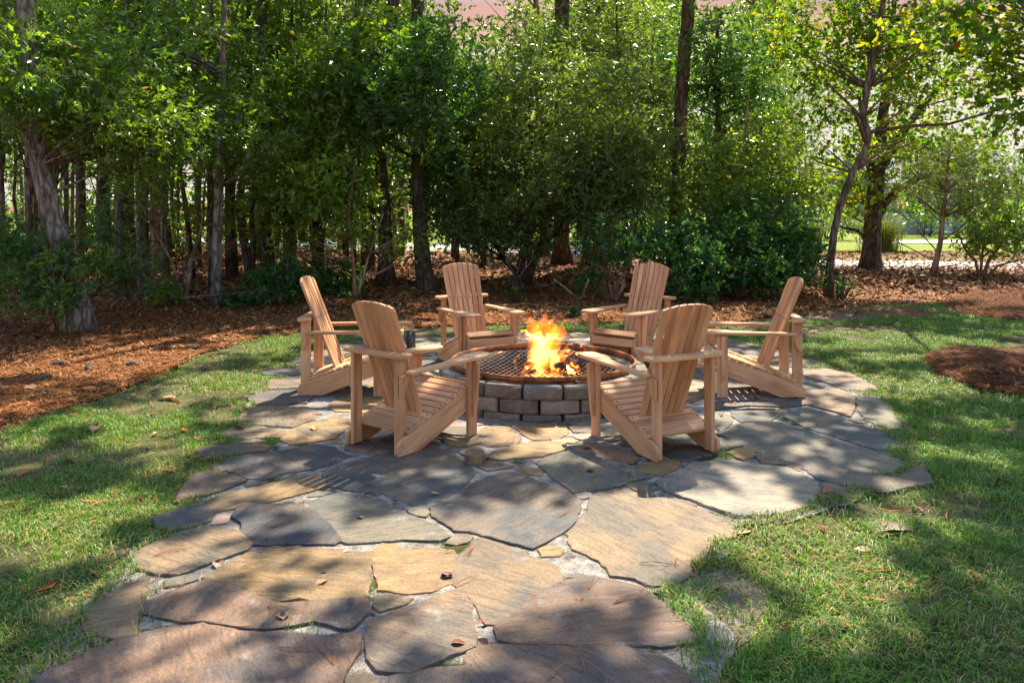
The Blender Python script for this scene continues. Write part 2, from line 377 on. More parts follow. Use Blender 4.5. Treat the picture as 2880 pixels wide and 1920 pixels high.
# ------------------------------------------------------------------ flagstones
z4 = lambda x, y: (300 + x * .49116, 1150 + y * .49116)
z5 = lambda x, y: (1100 + x * .49116, 1150 + y * .49116)
z6 = lambda x, y: (1900 + x * .6503, 900 + y * .6503)
z7 = lambda x, y: (x * .5102, 700 + y * .5102)
dd = lambda x, y: (x * 1.22449, y * 1.22449)
ss = lambda x, y: (x, y)
TAN, OCH, PUR, SLA, DRK, GRN, PAL, BRN = (.20, .135, .078), (.29, .175, .062), (.15, .095, .066), (.088, .084, .076), (.028, .038, .048), (.108, .112, .086), (.33, .28, .20), (.13, .08, .045)
ST = [
 (z4, TAN, [(760, 95), (800, 30), (900, -30), (1120, -10), (1190, 30), (1180, 75), (1060, 118), (940, 112)]),
 (z4, TAN, [(640, 150), (740, 122), (940, 132), (1015, 150), (990, 182), (760, 190), (700, 180)]),
 (z4, OCH, [(1010, 190), (1040, 142), (1180, 92), (1300, 60), (1375, 80), (1370, 120), (1290, 185), (1180, 205), (1060, 216)]),
 (z4, BRN, [(530, 250), (640, 222), (860, 218), (930, 235), (900, 258), (700, 280), (560, 288)]),
 (z4, SLA, [(590, 350), (700, 315), (900, 275), (1180, 220), (1290, 235), (1385, 285), (1300, 325), (1180, 360), (1000, 388), (900, 420), (800, 412), (740, 380), (660, 368)]),
 (z4, BRN, [(500, 400), (600, 364), (730, 404), (785, 430), (690, 475), (560, 518), (480, 528), (400, 555), (440, 490)]),
 (z4, OCH, [(600, 560), (690, 512), (860, 474), (1090, 418), (1200, 404), (1240, 430), (1232, 465), (1050, 520), (830, 572), (625, 603), (605, 590)]),
 (z4, DRK, [(740, 640), (762, 594), (900, 584), (1136, 582), (1168, 608), (1325, 780), (1296, 796), (855, 797), (834, 770)]),
 (z4, SLA, [(285, 640), (420, 592), (580, 564), (605, 620), (596, 658), (470, 698), (360, 716), (300, 690)]),
 (z4, TAN, [(150, 850), (330, 772), (560, 714), (690, 700), (752, 732), (818, 800), (790, 836), (640, 888), (400, 976), (290, 972), (180, 925)]),
 (z4, OCH, [(578, 988), (640, 950), (800, 853), (960, 820), (1130, 834), (1340, 844), (1505, 868), (1496, 960), (1476, 1104), (1340, 1118), (1180, 1122), (1100, 1108), (1000, 1126), (860, 1080), (740, 1028)]),
 (z4, PUR, [(188, 1185), (222, 1142), (400, 1074), (560, 1016), (735, 1060), (855, 1112), (1000, 1158), (1180, 1150), (1474, 1134), (1484, 1200), (1436, 1248), (1380, 1284), (1200, 1236), (1080, 1264), (900, 1284), (700, 1264), (560, 1234), (440, 1244), (260, 1200)]),
 (z4, OCH, [(1545, 840), (1582, 804), (1640, 812), (1720, 842), (1850, 824), (1970, 834), (1976, 920), (1965, 1016), (1918, 1032), (1850, 1066), (1700, 1072), (1572, 1056), (1550, 960), (1540, 900)]),
 (ss, TAN, [(238, 1745), (302, 1692), (402, 1650), (390, 1700), (376, 1760), (370, 1802), (330, 1808), (260, 1798)]),
 (ss, PUR, [(100, 1920), (220, 1868), (330, 1822), (430, 1794), (560, 1780), (700, 1803), (900, 1813), (1002, 1808), (997, 1850), (957, 1908), (936, 1960), (700, 2010), (300, 2020), (60, 1990)]),
 (dd, TAN, [(852, 1442), (1000, 1388), (1050, 1368), (1072, 1400), (1085, 1470), (1081, 1497), (940, 1556), (873, 1551), (853, 1525)]),
 (dd, PUR, [(1083, 1503), (1300, 1498), (1440, 1503), (1520, 1527), (1580, 1570), (1600, 1610), (1550, 1650), (1300, 1660), (1078, 1630), (1078, 1568)]),
 (dd, TAN, [(905, 1572), (1000, 1553), (1070, 1551), (1068, 1600), (1000, 1640), (900, 1620)]),
 (z5, TAN, [(372, 900), (452, 812), (520, 770), (620, 800), (720, 850), (840, 895), (936, 934), (970, 975), (955, 1018), (900, 1054), (800, 1112), (695, 1202), (618, 1254), (560, 1250), (534, 1228), (474, 1110), (374, 1020)]),
 (z5, PUR, [(622, 1292), (722, 1216), (905, 1088), (1000, 1022), (1140, 1002), (1300, 1028), (1430, 1056), (1500, 1105), (1620, 1205), (1735, 1310), (1716, 1366), (1600, 1384), (1350, 1380), (1000, 1374), (720, 1364), (640, 1346)]),
 (z5, SLA, [(244, 590), (352, 534), (502, 434), (640, 385), (720, 390), (860, 445), (1000, 504), (1075, 547), (1064, 600), (1054, 658), (996, 710), (878, 785), (810, 818), (700, 795), (620, 765), (500, 735), (380, 715), (300, 666), (254, 636)]),
 (z5, TAN, [(1024, 742), (1084, 664), (1146, 602), (1156, 534), (1204, 500), (1330, 495), (1500, 525), (1640, 565), (1740, 595), (1855, 655), (1980, 692), (1950, 760), (1826, 778), (1786, 866), (1696, 926), (1686, 985), (1616, 1025), (1500, 1040), (1402, 996), (1274, 974), (1204, 896), (1054, 826)]),
 (z5, GRN, [(844, 325), (902, 293), (1010, 264), (1128, 279), (1298, 334), (1470, 410), (1368, 435), (1200, 480), (1052, 495), (964, 430), (894, 370)]),
 (ss, SLA, [(916, 1346), (963, 1319), (1066, 1293), (1135, 1274), (1209, 1262), (1272, 1285), (1309, 1318), (1333, 1337), (1289, 1389), (1260, 1407), (1174, 1427), (1135, 1415), (1066, 1393), (988, 1388), (924, 1374)]),
 (z4, GRN, [(1150, 556), (1290, 514), (1440, 509), (1560, 534), (1640, 604), (1850, 684), (1916, 722), (1944, 758), (1898, 775), (1700, 770), (1540, 780), (1382, 790), (1335, 768), (1255, 670), (1185, 602)]),
 (ss, PAL, [(1850, 1368), (1907, 1340), (1957, 1316), (2033, 1306), (2121, 1316), (2212, 1326), (2264, 1352), (2294, 1381), (2287, 1412), (2260, 1437), (2186, 1456), (2069, 1462), (1990, 1432), (1900, 1402), (1862, 1384)]),
 (z6, GRN, [(185, 505), (292, 468), (400, 454), (470, 464), (620, 514), (780, 559), (900, 594), (995, 630), (950, 676), (800, 676), (620, 655), (500, 626), (362, 586), (262, 538)]),
 (z6, GRN, [(474, 430), (562, 393), (700, 433), (820, 478), (900, 503), (985, 560), (870, 571), (700, 516), (562, 476)]),
 (z6, TAN, [(562, 312), (700, 308), (766, 342), (766, 400), (746, 426), (620, 387), (542, 368)]),
 (z6, GRN, [(794, 348), (880, 353), (926, 400), (985, 478), (940, 486), (833, 446), (794, 400)]),
 (z6, TAN, [(562, 232), (650, 223), (760, 248), (858, 296), (865, 312), (740, 311), (650, 277), (562, 252)]),
 (z6, SLA, [(565, 655), (700, 662), (950, 694), (1070, 645), (1095, 718), (900, 756), (760, 737), (622, 698)]),
 (z6, GRN, [(248, 407), (332, 388), (420, 393), (441, 420), (398, 446), (290, 451), (253, 428)]),
 (z6, TAN, [(436, 402), (485, 394), (468, 418), (445, 416)]),
 (z6, SLA, [(180, 372), (320, 363), (500, 363), (552, 375), (468, 388), (420, 384), (300, 382), (180, 396)]),
 (z6, TAN, [(354, 598), (438, 603), (464, 636), (382, 631)]),
 (z6, OCH, [(235, 590), (320, 563), (336, 600), (290, 616)]),
 (z6, GRN, [(183, 442), (228, 423), (236, 458), (192, 494)]),
 (z6, GRN, [(182, 524), (284, 556), (208, 572), (180, 572)]),
 (z5, OCH, [(504, 180), (542, 124), (640, 109), (686, 133), (735, 190), (696, 221), (562, 231), (519, 212)]),
 (z5, OCH, [(700, 112), (820, 108), (986, 113), (1008, 150), (956, 186), (822, 191), (754, 158)]),
 (z5, OCH, [(574, 300), (584, 273), (740, 229), (900, 209), (986, 219), (994, 248), (858, 286), (700, 301), (642, 311)]),
 (z5, TAN, [(1036, 123), (1140, 109), (1174, 156), (1054, 147)]),
 (z5, TAN, [(1036, 236), (1140, 219), (1290, 244), (1412, 300), (1376, 326), (1202, 296), (1104, 267)]),
 (z5, OCH, [(1425, 350), (1542, 299), (1634, 322), (1634, 348), (1540, 396), (1444, 377)]),
 (z5, TAN, [(1366, 456), (1440, 444), (1502, 480), (1470, 500), (1394, 478)]),
 (z5, OCH, [(304, 192), (430, 188), (496, 174), (504, 210), (400, 231), (342, 222)]),
 (z5, OCH, [(862, 832), (920, 809), (964, 830), (956, 857), (880, 861)]),
 (z7, TAN, [(1484, 735), (1645, 733), (1700, 750), (1640, 778), (1490, 786)]),
 (z7, SLA, [(1374, 832), (1500, 798), (1640, 792), (1720, 810), (1680, 865), (1540, 875), (1420, 872)]),
]
def fract(poly, amp, step):
    out = []
    n = len(poly)
    for i in range(n):
        a = Vector(poly[i]); b = Vector(poly[(i + 1) % n]); l = (b - a).length
        k = max(1, int(l / step))
        nr = Vector((-(b - a).y, (b - a).x)) / max(l, 1e-6)
        for j in range(k):
            q = a.lerp(b, j / k) + nr * rnd.gauss(0, amp) * (1 if j else .4)
            out.append(q)
    return out
def smooth_poly(P, n=1):
    for _ in range(n):
        m = len(P)
        P = [P[i] * .6 + P[i - 1] * .2 + P[(i + 1) % m] * .2 for i in range(m)]
    return P
def inset(P, b):
    n = len(P); out = []
    for i in range(n):
        a, p, c = Vector(P[i - 1]), Vector(P[i]), Vector(P[(i + 1) % n])
        d1 = (p - a).normalized(); d2 = (c - p).normalized()
        n1 = Vector((-d1.y, d1.x)); n2 = Vector((-d2.y, d2.x))
        m_ = n1 + n2
        k = m_.dot(n1)
        out.append(p + m_ * (b / max(k, .35)))
    return out
def stone(poly, tint, hgt, name='flagstone', parent=None, z0=0., amp=.009, grow=0.):
    c = sum((Vector(p) for p in poly), Vector((0, 0))) / len(poly)
    P = [Vector(p) - c for p in poly]
    if grow:
        P = inset(P, -grow)
    P = fract(fract(P, amp, .11), amp * .35, .035)
    n = len(P)
    tx, ty = rnd.uniform(-.012, .012), rnd.uniform(-.012, .012)
    V = []
    for f_, zz in ((1.0, -.02), (1.0, hgt * .55), (.994, hgt * .93), (.972, hgt)):
        for q in P:
            jj = rnd.uniform(-.0025, .0025) if f_ > .5 else 0
            r_ = q.length
            ff = 1 - (1 - f_) if f_ < .9 else 1 - (1 - f_) * .35 / max(r_, .2)
            V.append((q.x * ff + jj, q.y * ff + jj, zz + (tx * q.x + ty * q.y if zz > 0 else 0) + (rnd.uniform(-.002, .002) if 0 < zz < hgt * .99 else 0)))
    Fc = []
    for k in range(3):
        for i in range(n):
            j = (i + 1) % n
            Fc.append([k * n + i, k * n + j, (k + 1) * n + j, (k + 1) * n + i])
    Fc.append(list(range(3 * n, 4 * n)))
    o = link(name, mesh(name, V, Fc), M['stone'], parent)
    o.location = (c.x, c.y, z0)
    o.color = (*tint, 1)
    return o
traced = []
for fn, tint, pts in ST:
    poly = [gnd(*fn(*p)) for p in pts]
    # keep anticlockwise
    ar = sum(poly[i][0] * poly[(i + 1) % len(poly)][1] - poly[(i + 1) % len(poly)][0] * poly[i][1] for i in range(len(poly)))
    if ar < 0: poly = poly[::-1]
    traced.append(poly)
    j = rnd.uniform(.88, 1.12)
    stone(poly, tuple(x * j * rnd.uniform(.95, 1.05) for x in tint), rnd.uniform(.022, .031), parent=patio, grow=.020)
# smaller stones between and behind, as cells bounded by their neighbours
PIT = Vector((.254, 7.1)); PR = .84
seeds = []
xs = [p[0] for p in PATIO]; ys = [p[1] for p in PATIO]
for poly in traced:
    n = len(poly)
    for i in range(n):
        a, b = Vector(poly[i]), Vector(poly[(i + 1) % n])
        c = sum((Vector(p) for p in poly), Vector((0, 0))) / n
        for j in range(max(1, int((b - a).length / .06))):
            q = a.lerp(b, j / max(1, int((b - a).length / .06)))
            seeds.append((q + (c - q) * min(.3, .035 / max((c - q).length, .01)), False))
for i in range(60):
    a = i / 60 * 6.283
    seeds.append((PIT + Vector((math.cos(a), math.sin(a))) * (PR - .03), False))
tries = 0
fill = []
while tries < 6000:
    tries += 1
    q = Vector((rnd.uniform(min(xs), max(xs)), rnd.uniform(min(ys), max(ys))))
    if not inpoly(np.array([q.x]), np.array([q.y]), PATIO)[0] or (q - PIT).length < PR + .1: continue
    if q.y < 2.4: continue
    md = .40 if q.y > 6 else .22
    if q.y < 8 and min((Vector(PATIO[k]).lerp(Vector(PATIO[(k + 1) % len(PATIO)]), t_ / 12) - q).length for k in range(len(PATIO)) for t_ in range(12)) < .20: continue
    if inpoly(np.array([q.x]), np.array([q.y]), SOIL1)[0] or (q.x > .9 and q.y < 4.4): continue
    if any((q - f_).length < md for f_ in fill): continue
    if any(inpoly(np.array([q.x]), np.array([q.y]), pl)[0] for pl in traced): continue
    if min((q - s[0]).length for s in seeds) < .085: continue
    fill.append(q)
allp = [(s[0]) for s in seeds] + fill
def cell(q):
    P = [q + Vector((math.cos(a), math.sin(a))) * .42 * rnd.uniform(.85, 1.0) for a in [k / 10 * 6.283 for k in range(10)]]
    for o_ in allp:
        d = o_ - q
        l = d.length
        if l < 1e-4 or l > .9: continue
        nrm = d / l; lim = l / 2 - .006
        out = []
        for i in range(len(P)):
            a, b = P[i], P[(i + 1) % len(P)]
            da, db = (a - q).dot(nrm) - lim, (b - q).dot(nrm) - lim
            if da <= 0: out.append(a)
            if da * db < 0: out.append(a.lerp(b, da / (da - db)))
        P = out
        if len(P) < 3: return None
    return P
for q in fill:
    P = cell(q)
    if not P: continue
    A = abs(sum(P[i].x * P[(i + 1) % len(P)].y - P[(i + 1) % len(P)].x * P[i].y for i in range(len(P)))) / 2
    if A < .006: continue
    Pin = [p for p in P if inpoly(np.array([p.x]), np.array([p.y]), PATIO)[0]]
    if len(Pin) < 3 : continue
    P = [p if inpoly(np.array([p.x]), np.array([p.y]), PATIO)[0] else q.lerp(p, .55) for p in P]
    tint = rnd.choice([TAN, TAN, GRN, OCH, SLA, PAL])
    traced.append([tuple(p) for p in P])
    stone([tuple(p) for p in P], tuple(x * rnd.uniform(.85, 1.15) for x in tint), rnd.uniform(.020, .027), parent=patio, amp=.007)
lo = stone([gnd(*z5(*p)) for p in [(422, 335), (425, 300), (470, 290), (515, 296), (536, 318), (518, 346), (470, 345)]], OCH, .055, 'loose_stone', None, .02, .003)
tag(lo, 'small thick loose tan stone lying on a mortar joint', 'stone')

# ------------------------------------------------------------------ fire pit
def block_mat():
    m, t, p, o = newmat('wall_block')
    g = N(t, 'ShaderNodeTexCoord'); oi = N(t, 'ShaderNodeObjectInfo')
    va = N(t, 'ShaderNodeVectorMath', operation='ADD'); L(t, g.outputs['Object'], va.inputs[0]); L(t, oi.outputs['Location'], va.inputs[1])
    n1 = N(t, 'ShaderNodeTexNoise', i_Scale=7.0, i_Detail=8.0, i_Roughness=.7); L(t, va.outputs[0], n1.inputs['Vector'])
    n2 = N(t, 'ShaderNodeTexNoise', i_Scale=130.0, i_Detail=3.0, i_Roughness=.7); L(t, va.outputs[0], n2.inputs['Vector'])
    r = ramp(t, [(.32, (.06, .055, .048)), (.5, (.17, .155, .13)), (.68, (.36, .335, .29))]); L(t, n1.outputs[0], r.inputs[0])
    c = mixc(t, .5, r.outputs[0], oi.outputs['Color'], 'MIX')
    r2 = ramp(t, [(.35, (.6, .6, .6)), (.65, (1.35, 1.33, 1.3))]); L(t, n2.outputs[0], r2.inputs[0])
    L(t, mixc(t, .9, c, r2.outputs[0], 'MULTIPLY'), p.inputs['Base Color'])
    p.inputs['Roughness'].default_value = .95; p.inputs['Specular IOR Level'].default_value = .2
    s = N(t, 'ShaderNodeMath', operation='MULTIPLY_ADD', i_1=.6); L(t, n2.outputs[0], s.inputs[0]); L(t, n1.outputs[0], s.inputs[2])
    bump(t, s.outputs[0], p, .9, .015)
    return m
M['block'] = block_mat()
pit = thing('fire_pit', 'round fire pit wall of stacked weathered concrete blocks on the patio', 'fire pit', (PIT.x, PIT.y, 0))
def ring_block(a0, a1, r0, r1, z0, z1):
    am = (a0 + a1) / 2; rm = (r0 + r1) / 2
    nseg = 4; V = []; Fc = []
    rows = [(r0, z0 + .008), (r1 - .012, z0), (r1 - .002, z0 + .012), (r1, (z0 + z1) / 2), (r1 - .002, z1 - .014), (r1 - .014, z1), (r0 + .01, z1)]
    for k in range(nseg + 3):
        t_ = [0, .03, .28, .5, .72, .97, 1][k]
        a = a0 + (a1 - a0) * t_
        e = .018 if k in (0, nseg + 2) else 0
        for (r_, z_) in rows:
            rr = r_ - (e if r_ > rm else 0) + rnd.uniform(-.005, .005); zz = z_ + rnd.uniform(-.003, .003) - (e * .6 if z_ > (z0 + z1) / 2 + .01 else 0)
            V.append((math.cos(a) * rr - math.cos(am) * rm, math.sin(a) * rr - math.sin(am) * rm, zz - z0))
    n = len(rows)
    for k in range(nseg + 2):
        for i in range(n):
            j = (i + 1) % n
            Fc.append([k * n + i, (k + 1) * n + i, (k + 1) * n + j, k * n + j])
    Fc.append(list(range(n))); Fc.append(list(range((nseg + 2) * n, (nseg + 3) * n))[::-1])
    o = link('block', mesh('block', V, Fc), M['block'], pit)
    o.location = (math.cos(am) * rm, math.sin(am) * rm, z0)
    k = rnd.random()
    kk = rnd.uniform(.75, 1.2)
    o.color = (*[x * kk for x in ((.24, .185, .13) if k < .5 else (.38, .32, .245))], 1)
for ci, (z0, z1, r1, nb, off) in enumerate([(.0, .066, .85, 17, .05), (.070, .168, .845, 17, .23), (.172, .272, .84, 17, .06)]):
    for i in range(nb):
        g = .007 + rnd.uniform(0, .007)
        a0 = (i + off * 17 / 6.283 * .9) / nb * 6.28318; a1 = a0 + 6.28318 / nb
        ring_block(a0 + g, a1 - g, .66, r1 + rnd.uniform(-.008, .008), z0, z1)
M['soot'] = simple('sooty_added_liner', (.035, .03, .028), .9)
def rust_mat():
    m, t, p, o = newmat('rusted_steel')
    g = N(t, 'ShaderNodeTexCoord')
    n = N(t, 'ShaderNodeTexNoise', i_Scale=9.0, i_Detail=8.0, i_Roughness=.7); L(t, g.outputs['Object'], n.inputs['Vector'])
    r = ramp(t, [(.3, (.03, .018, .013)), (.45, (.16, .06, .025)), (.6, (.42, .15, .04)), (.8, (.28, .15, .08))]); L(t, n.outputs[0], r.inputs[0])
    L(t, r.outputs[0], p.inputs['Base Color']); p.inputs['Roughness'].default_value = .65; p.inputs['Metallic'].default_value = .45
    bump(t, n.outputs[0], p, .4, .004)
    return m
M['rust'] = rust_mat()
ringo = thing('fire_grate', 'rusty steel ring with expanded mesh grate laid over the fire pit', 'grate', (PIT.x, PIT.y, .274))
def lathe(prof, n=96):
    V = []; Fc = []; k = len(prof)
    for i in range(n):
        a = i / n * 6.28318
        for (r_, z_) in prof: V.append((math.cos(a) * r_, math.sin(a) * r_, z_))
    for i in range(n):
        j = (i + 1) % n
        for q in range(k):
            p2 = (q + 1) % k
            Fc.append([i * k + q, j * k + q, j * k + p2, i * k + p2])
    return V, Fc
M['grate'] = simple('scorched_steel_mesh', (.20, .165, .14), .42, .6)
V_, F_ = lathe([(.648, .0), (.657, .0), (.657, .27), (.648, .27)])
link('added_liner', mesh('added_liner', V_, F_, True), M['soot'], pit)  # added behind the blocks to stop firelight showing through their gaps
V_, F_ = lathe([(.738, 0), (.748, 0), (.752, .052), (.742, .052)])
link('rim', mesh('rim', V_, F_, True), M['rust'], ringo)
# expanded metal mesh: crossing zigzag strands clipped to the ring
V_, F_ = [], []
def strand(p, q, wd=.0055, z=.012):
    a, b = Vector(p), Vector(q); d = (b - a); l = d.length
    if l < 1e-3: return
    nr = Vector((-d.y, d.x)) / l * wd / 2
    k = len(V_)
    for s_ in (a, b):
        sag = -.03 * (1 - (s_.length / .74) ** 2)
        V_.extend([(s_.x + nr.x, s_.y + nr.y, z + sag), (s_.x - nr.x, s_.y - nr.y, z + sag), (s_.x, s_.y, z + sag + .004)])
    F_.extend([[k, k + 3, k + 5, k + 2], [k + 2, k + 5, k + 4, k + 1], [k + 1, k + 4, k + 3, k]])
px_, py_ = .025, .150
for i in range(-31, 32):
    for j in range(-6, 7):
        c = Vector((i * px_, j * py_ + (py_ / 2 if i % 2 else 0)))
        for e in ((px_, py_ / 2), (px_, -py_ / 2)):
            q = c + Vector(e)
            if c.length < .735 and q.length < .742: strand(c, q)
tag(link('mesh_grate', mesh('mesh_grate', V_, F_), M['grate'], ringo), kind='stuff')
def tube(P, R, n=8, cap=True):
    V = []; Fc = []
    P = [Vector(p) for p in P]
    up = Vector((0, 0, 1))
    m = len(P)
    t0 = (P[1] - P[0]).normalized()
    ref = Vector((1, 0, 0)) if abs(t0.x) < .8 else Vector((0, 1, 0))
    for i in range(m):
        t_ = (P[min(m - 1, i + 1)] - P[max(0, i - 1)]).normalized()
        a = (ref - t_ * ref.dot(t_)).normalized(); b = t_.cross(a)
        ref = a
        for k in range(n):
            th = k / n * 6.28318
            V.append(P[i] + (a * math.cos(th) + b * math.sin(th)) * (R[i] if not callable(R) else R(i)))
    for i in range(m - 1):
        for k in range(n):
            l = (k + 1) % n
            Fc.append([i * n + k, i * n + l, (i + 1) * n + l, (i + 1) * n + k])
    if cap:
        Fc.append(list(range(n))[::-1]); Fc.append(list(range((m - 1) * n, m * n)))
    return V, Fc
for a in (-1.22, -2.32, .25, 1.9):
    c = Vector((math.cos(a), math.sin(a), 0)); s_ = Vector((-math.sin(a), math.cos(a), 0))
    P = [c * .745 - s_ * .055 + Vector((0, 0, .022)), c * .80 - s_ * .05 + Vector((0, 0, .016)), c * .80 + s_ * .05 + Vector((0, 0, .016)), c * .745 + s_ * .055 + Vector((0, 0, .022))]
    link('handle', mesh('handle', *tube(P, [.006] * 4, 6)), M['rust'], ringo)
# ash, embers and burning wood
def ember_mat():
    m, t, p, o = newmat('glowing_embers')
    g = N(t, 'ShaderNodeTexCoord')
    n = N(t, 'ShaderNodeTexNoise', i_Scale=7.0, i_Detail=6.0, i_Roughness=.7); L(t, g.outputs['Object'], n.inputs['Vector'])
    r = ramp(t, [(.3, (.02, .018, .017)), (.55, (.10, .085, .075)), (.75, (.30, .28, .26))]); L(t, n.outputs[0], r.inputs[0])
    L(t, r.outputs[0], p.inputs['Base Color']); p.inputs['Roughness'].default_value = .95
    gr = N(t, 'ShaderNodeTexGradient', gradient_type='SPHERICAL')
    L(t, mapped(t, g.outputs['Object'], (2.5, 2.5, .5)), gr.inputs[0])
    n2 = N(t, 'ShaderNodeTexNoise', i_Scale=14.0, i_Detail=5.0, i_Roughness=.75); L(t, g.outputs['Object'], n2.inputs['Vector'])
    r2 = ramp(t, [(.40, (0, 0, 0)), (.62, (1, 1, 1))]); L(t, n2.outputs[0], r2.inputs[0])
    mm = N(t, 'ShaderNodeMath', operation='MULTIPLY'); L(t, gr.outputs['Fac'], mm.inputs[0]); L(t, r2.outputs[0], mm.inputs[1])
    m2 = N(t, 'ShaderNodeMath', operation='MULTIPLY', i_1=9.0); L(t, mm.outputs[0], m2.inputs[0])
    p.inputs['Emission Color'].default_value = (1, .17, .02, 1); L(t, m2.outputs[0], p.inputs['Emission Strength'])
    bump(t, n.outputs[0], p, 1.0, .03)
    return m
M['ember'] = ember_mat()
nr, na = 16, 48
V_ = [(0, 0, .165)]; F_ = []
for i in range(1, nr + 1):
    for j in range(na):
        a = j / na * 6.283; r_ = i / nr * .655
        V_.append((math.cos(a) * r_, math.sin(a) * r_, .07 + .10 * max(0, 1 - (r_ / .45) ** 2) + rnd.uniform(-.015, .02)))
for j in range(na): F_.append([0, 1 + j, 1 + (j + 1) % na])
for i in range(nr - 1):
    for j in range(na):
        a = 1 + i * na + j; b = 1 + i * na + (j + 1) % na
        F_.append([a, a + na, b + na, b])
o = link('ember_bed', mesh('ember_bed', V_, F_), M['ember']); o.location = (PIT.x, PIT.y, 0)
tag(o, 'glowing orange embers and grey ash inside the fire pit', 'embers', kind='stuff')
def char_mat():
    m, t, p, o = newmat('charred_wood')
    g = N(t, 'ShaderNodeTexCoord')
    n = N(t, 'ShaderNodeTexVoronoi', i_Scale=28.0); L(t, g.outputs['Object'], n.inputs['Vector'])
    r = ramp(t, [(.1, (.015, .012, .01)), (.5, (.05, .04, .035)), (.9, (.14, .12, .11))]); L(t, n.outputs[0], r.inputs[0])
    L(t, r.outputs[0], p.inputs['Base Color']); p.inputs['Roughness'].default_value = .85
    n2 = N(t, 'ShaderNodeTexNoise', i_Scale=16.0, i_Detail=4.0); L(t, g.outputs['Object'], n2.inputs['Vector'])
    r2 = ramp(t, [(.55, (0, 0, 0)), (.72, (5, 5, 5))]); L(t, n2.outputs[0], r2.inputs[0])
    p.inputs['Emission Color'].default_value = (1, .16, .02, 1); L(t, r2.outputs[0], p.inputs['Emission Strength'])
    bump(t, n.outputs[0], p, .8, .01)
    return m
M['char'] = char_mat()
def P3(x, y, d=7.1):                              # from the third close-up of the photograph
    return Vector(((1180 + x * .31887 - 1440) / F * d, d, CH - (720 + y * .31887 - HZ) / F * d))
logs = [('charred log glowing at the left of the fire', P3(960, 985, 6.95), P3(1090, 905, 7.35), .032),
        ('charred log leaning across the middle of the fire', P3(1230, 1010, 6.85), P3(1130, 890, 7.3), .036),
        ('charred log glowing at the right of the fire', P3(1400, 975, 6.95), P3(1215, 880, 7.25), .034)]
for lb, a, b, r_ in logs:
    a.z = max(a.z, .30); b.z = max(b.z, .31)
    o = thing('firewood_log', lb, 'log', tuple(a), group='logs burning on the grate')
    pts = [(a.lerp(b, k / 5) - a) + Vector((rnd.uniform(-.008, .008), 0, rnd.uniform(-.006, .006))) for k in range(6)]
    link('charred_wood', mesh('charred_wood', *tube(pts, [r_ * rnd.uniform(.85, 1.1) for _ in range(6)], 9)), M['char'], o)
sticks = [('thin dark stick poking out left of the flames', P3(900, 655, 7.3), P3(1190, 725, 7.15), .009),
          ('thin dark stick slanting down right of the flames', P3(1140, 585, 7.35), P3(1350, 725, 7.15), .008),
          ('thick dark stick resting on the grate right of the flames', P3(1300, 830, 7.3), P3(1480, 905, 7.0), .014),
          ('thin stick lying behind the flames over the ring', P3(1190, 745, 7.5), P3(1460, 800, 7.6), .008)]
for lb, a, b, r_ in sticks:
    pts = [(a.lerp(b, k / 6) - a) + Vector((rnd.uniform(-.006, .006), rnd.uniform(-.006, .006), rnd.uniform(-.006, .006))) for k in range(7)]
    o = link('stick', mesh('stick', *tube(pts, [r_ * (1.1 - k * .08) for k in range(7)], 6)), M['char'])
    o.location = a
    tag(o, lb, 'stick', 'sticks in the fire')
def twig_mesh(segs):
    V = []; Fc = []
    for pts, r_ in segs:
        v, f_ = tube(pts, [r_ * (1 - .5 * k / len(pts)) for k in range(len(pts))], 5)
        k = len(V); V += v; Fc += [[i + k for i in q] for q in f_]
    return mesh('twig', V, Fc)
M['twig'] = simple('pale_twig', (.5, .42, .33), .7)
b0 = P3(895, 765, 7.75); b0.z = max(.02, b0.z)
q = lambda x, y: P3(x, y, 7.72) - b0
o = link('twig', twig_mesh([([q(895, 775), q(890, 735), q(915, 715), q(935, 695)], .004), ([q(890, 738), q(870, 712), q(850, 708)], .003), ([q(893, 755), q(868, 742), q(855, 722)], .0025), ([q(905, 724), q(903, 702)], .002)]), M['twig'])
o.location = b0
tag(o, 'small pale forked twig standing beside the fire ring', 'twig')
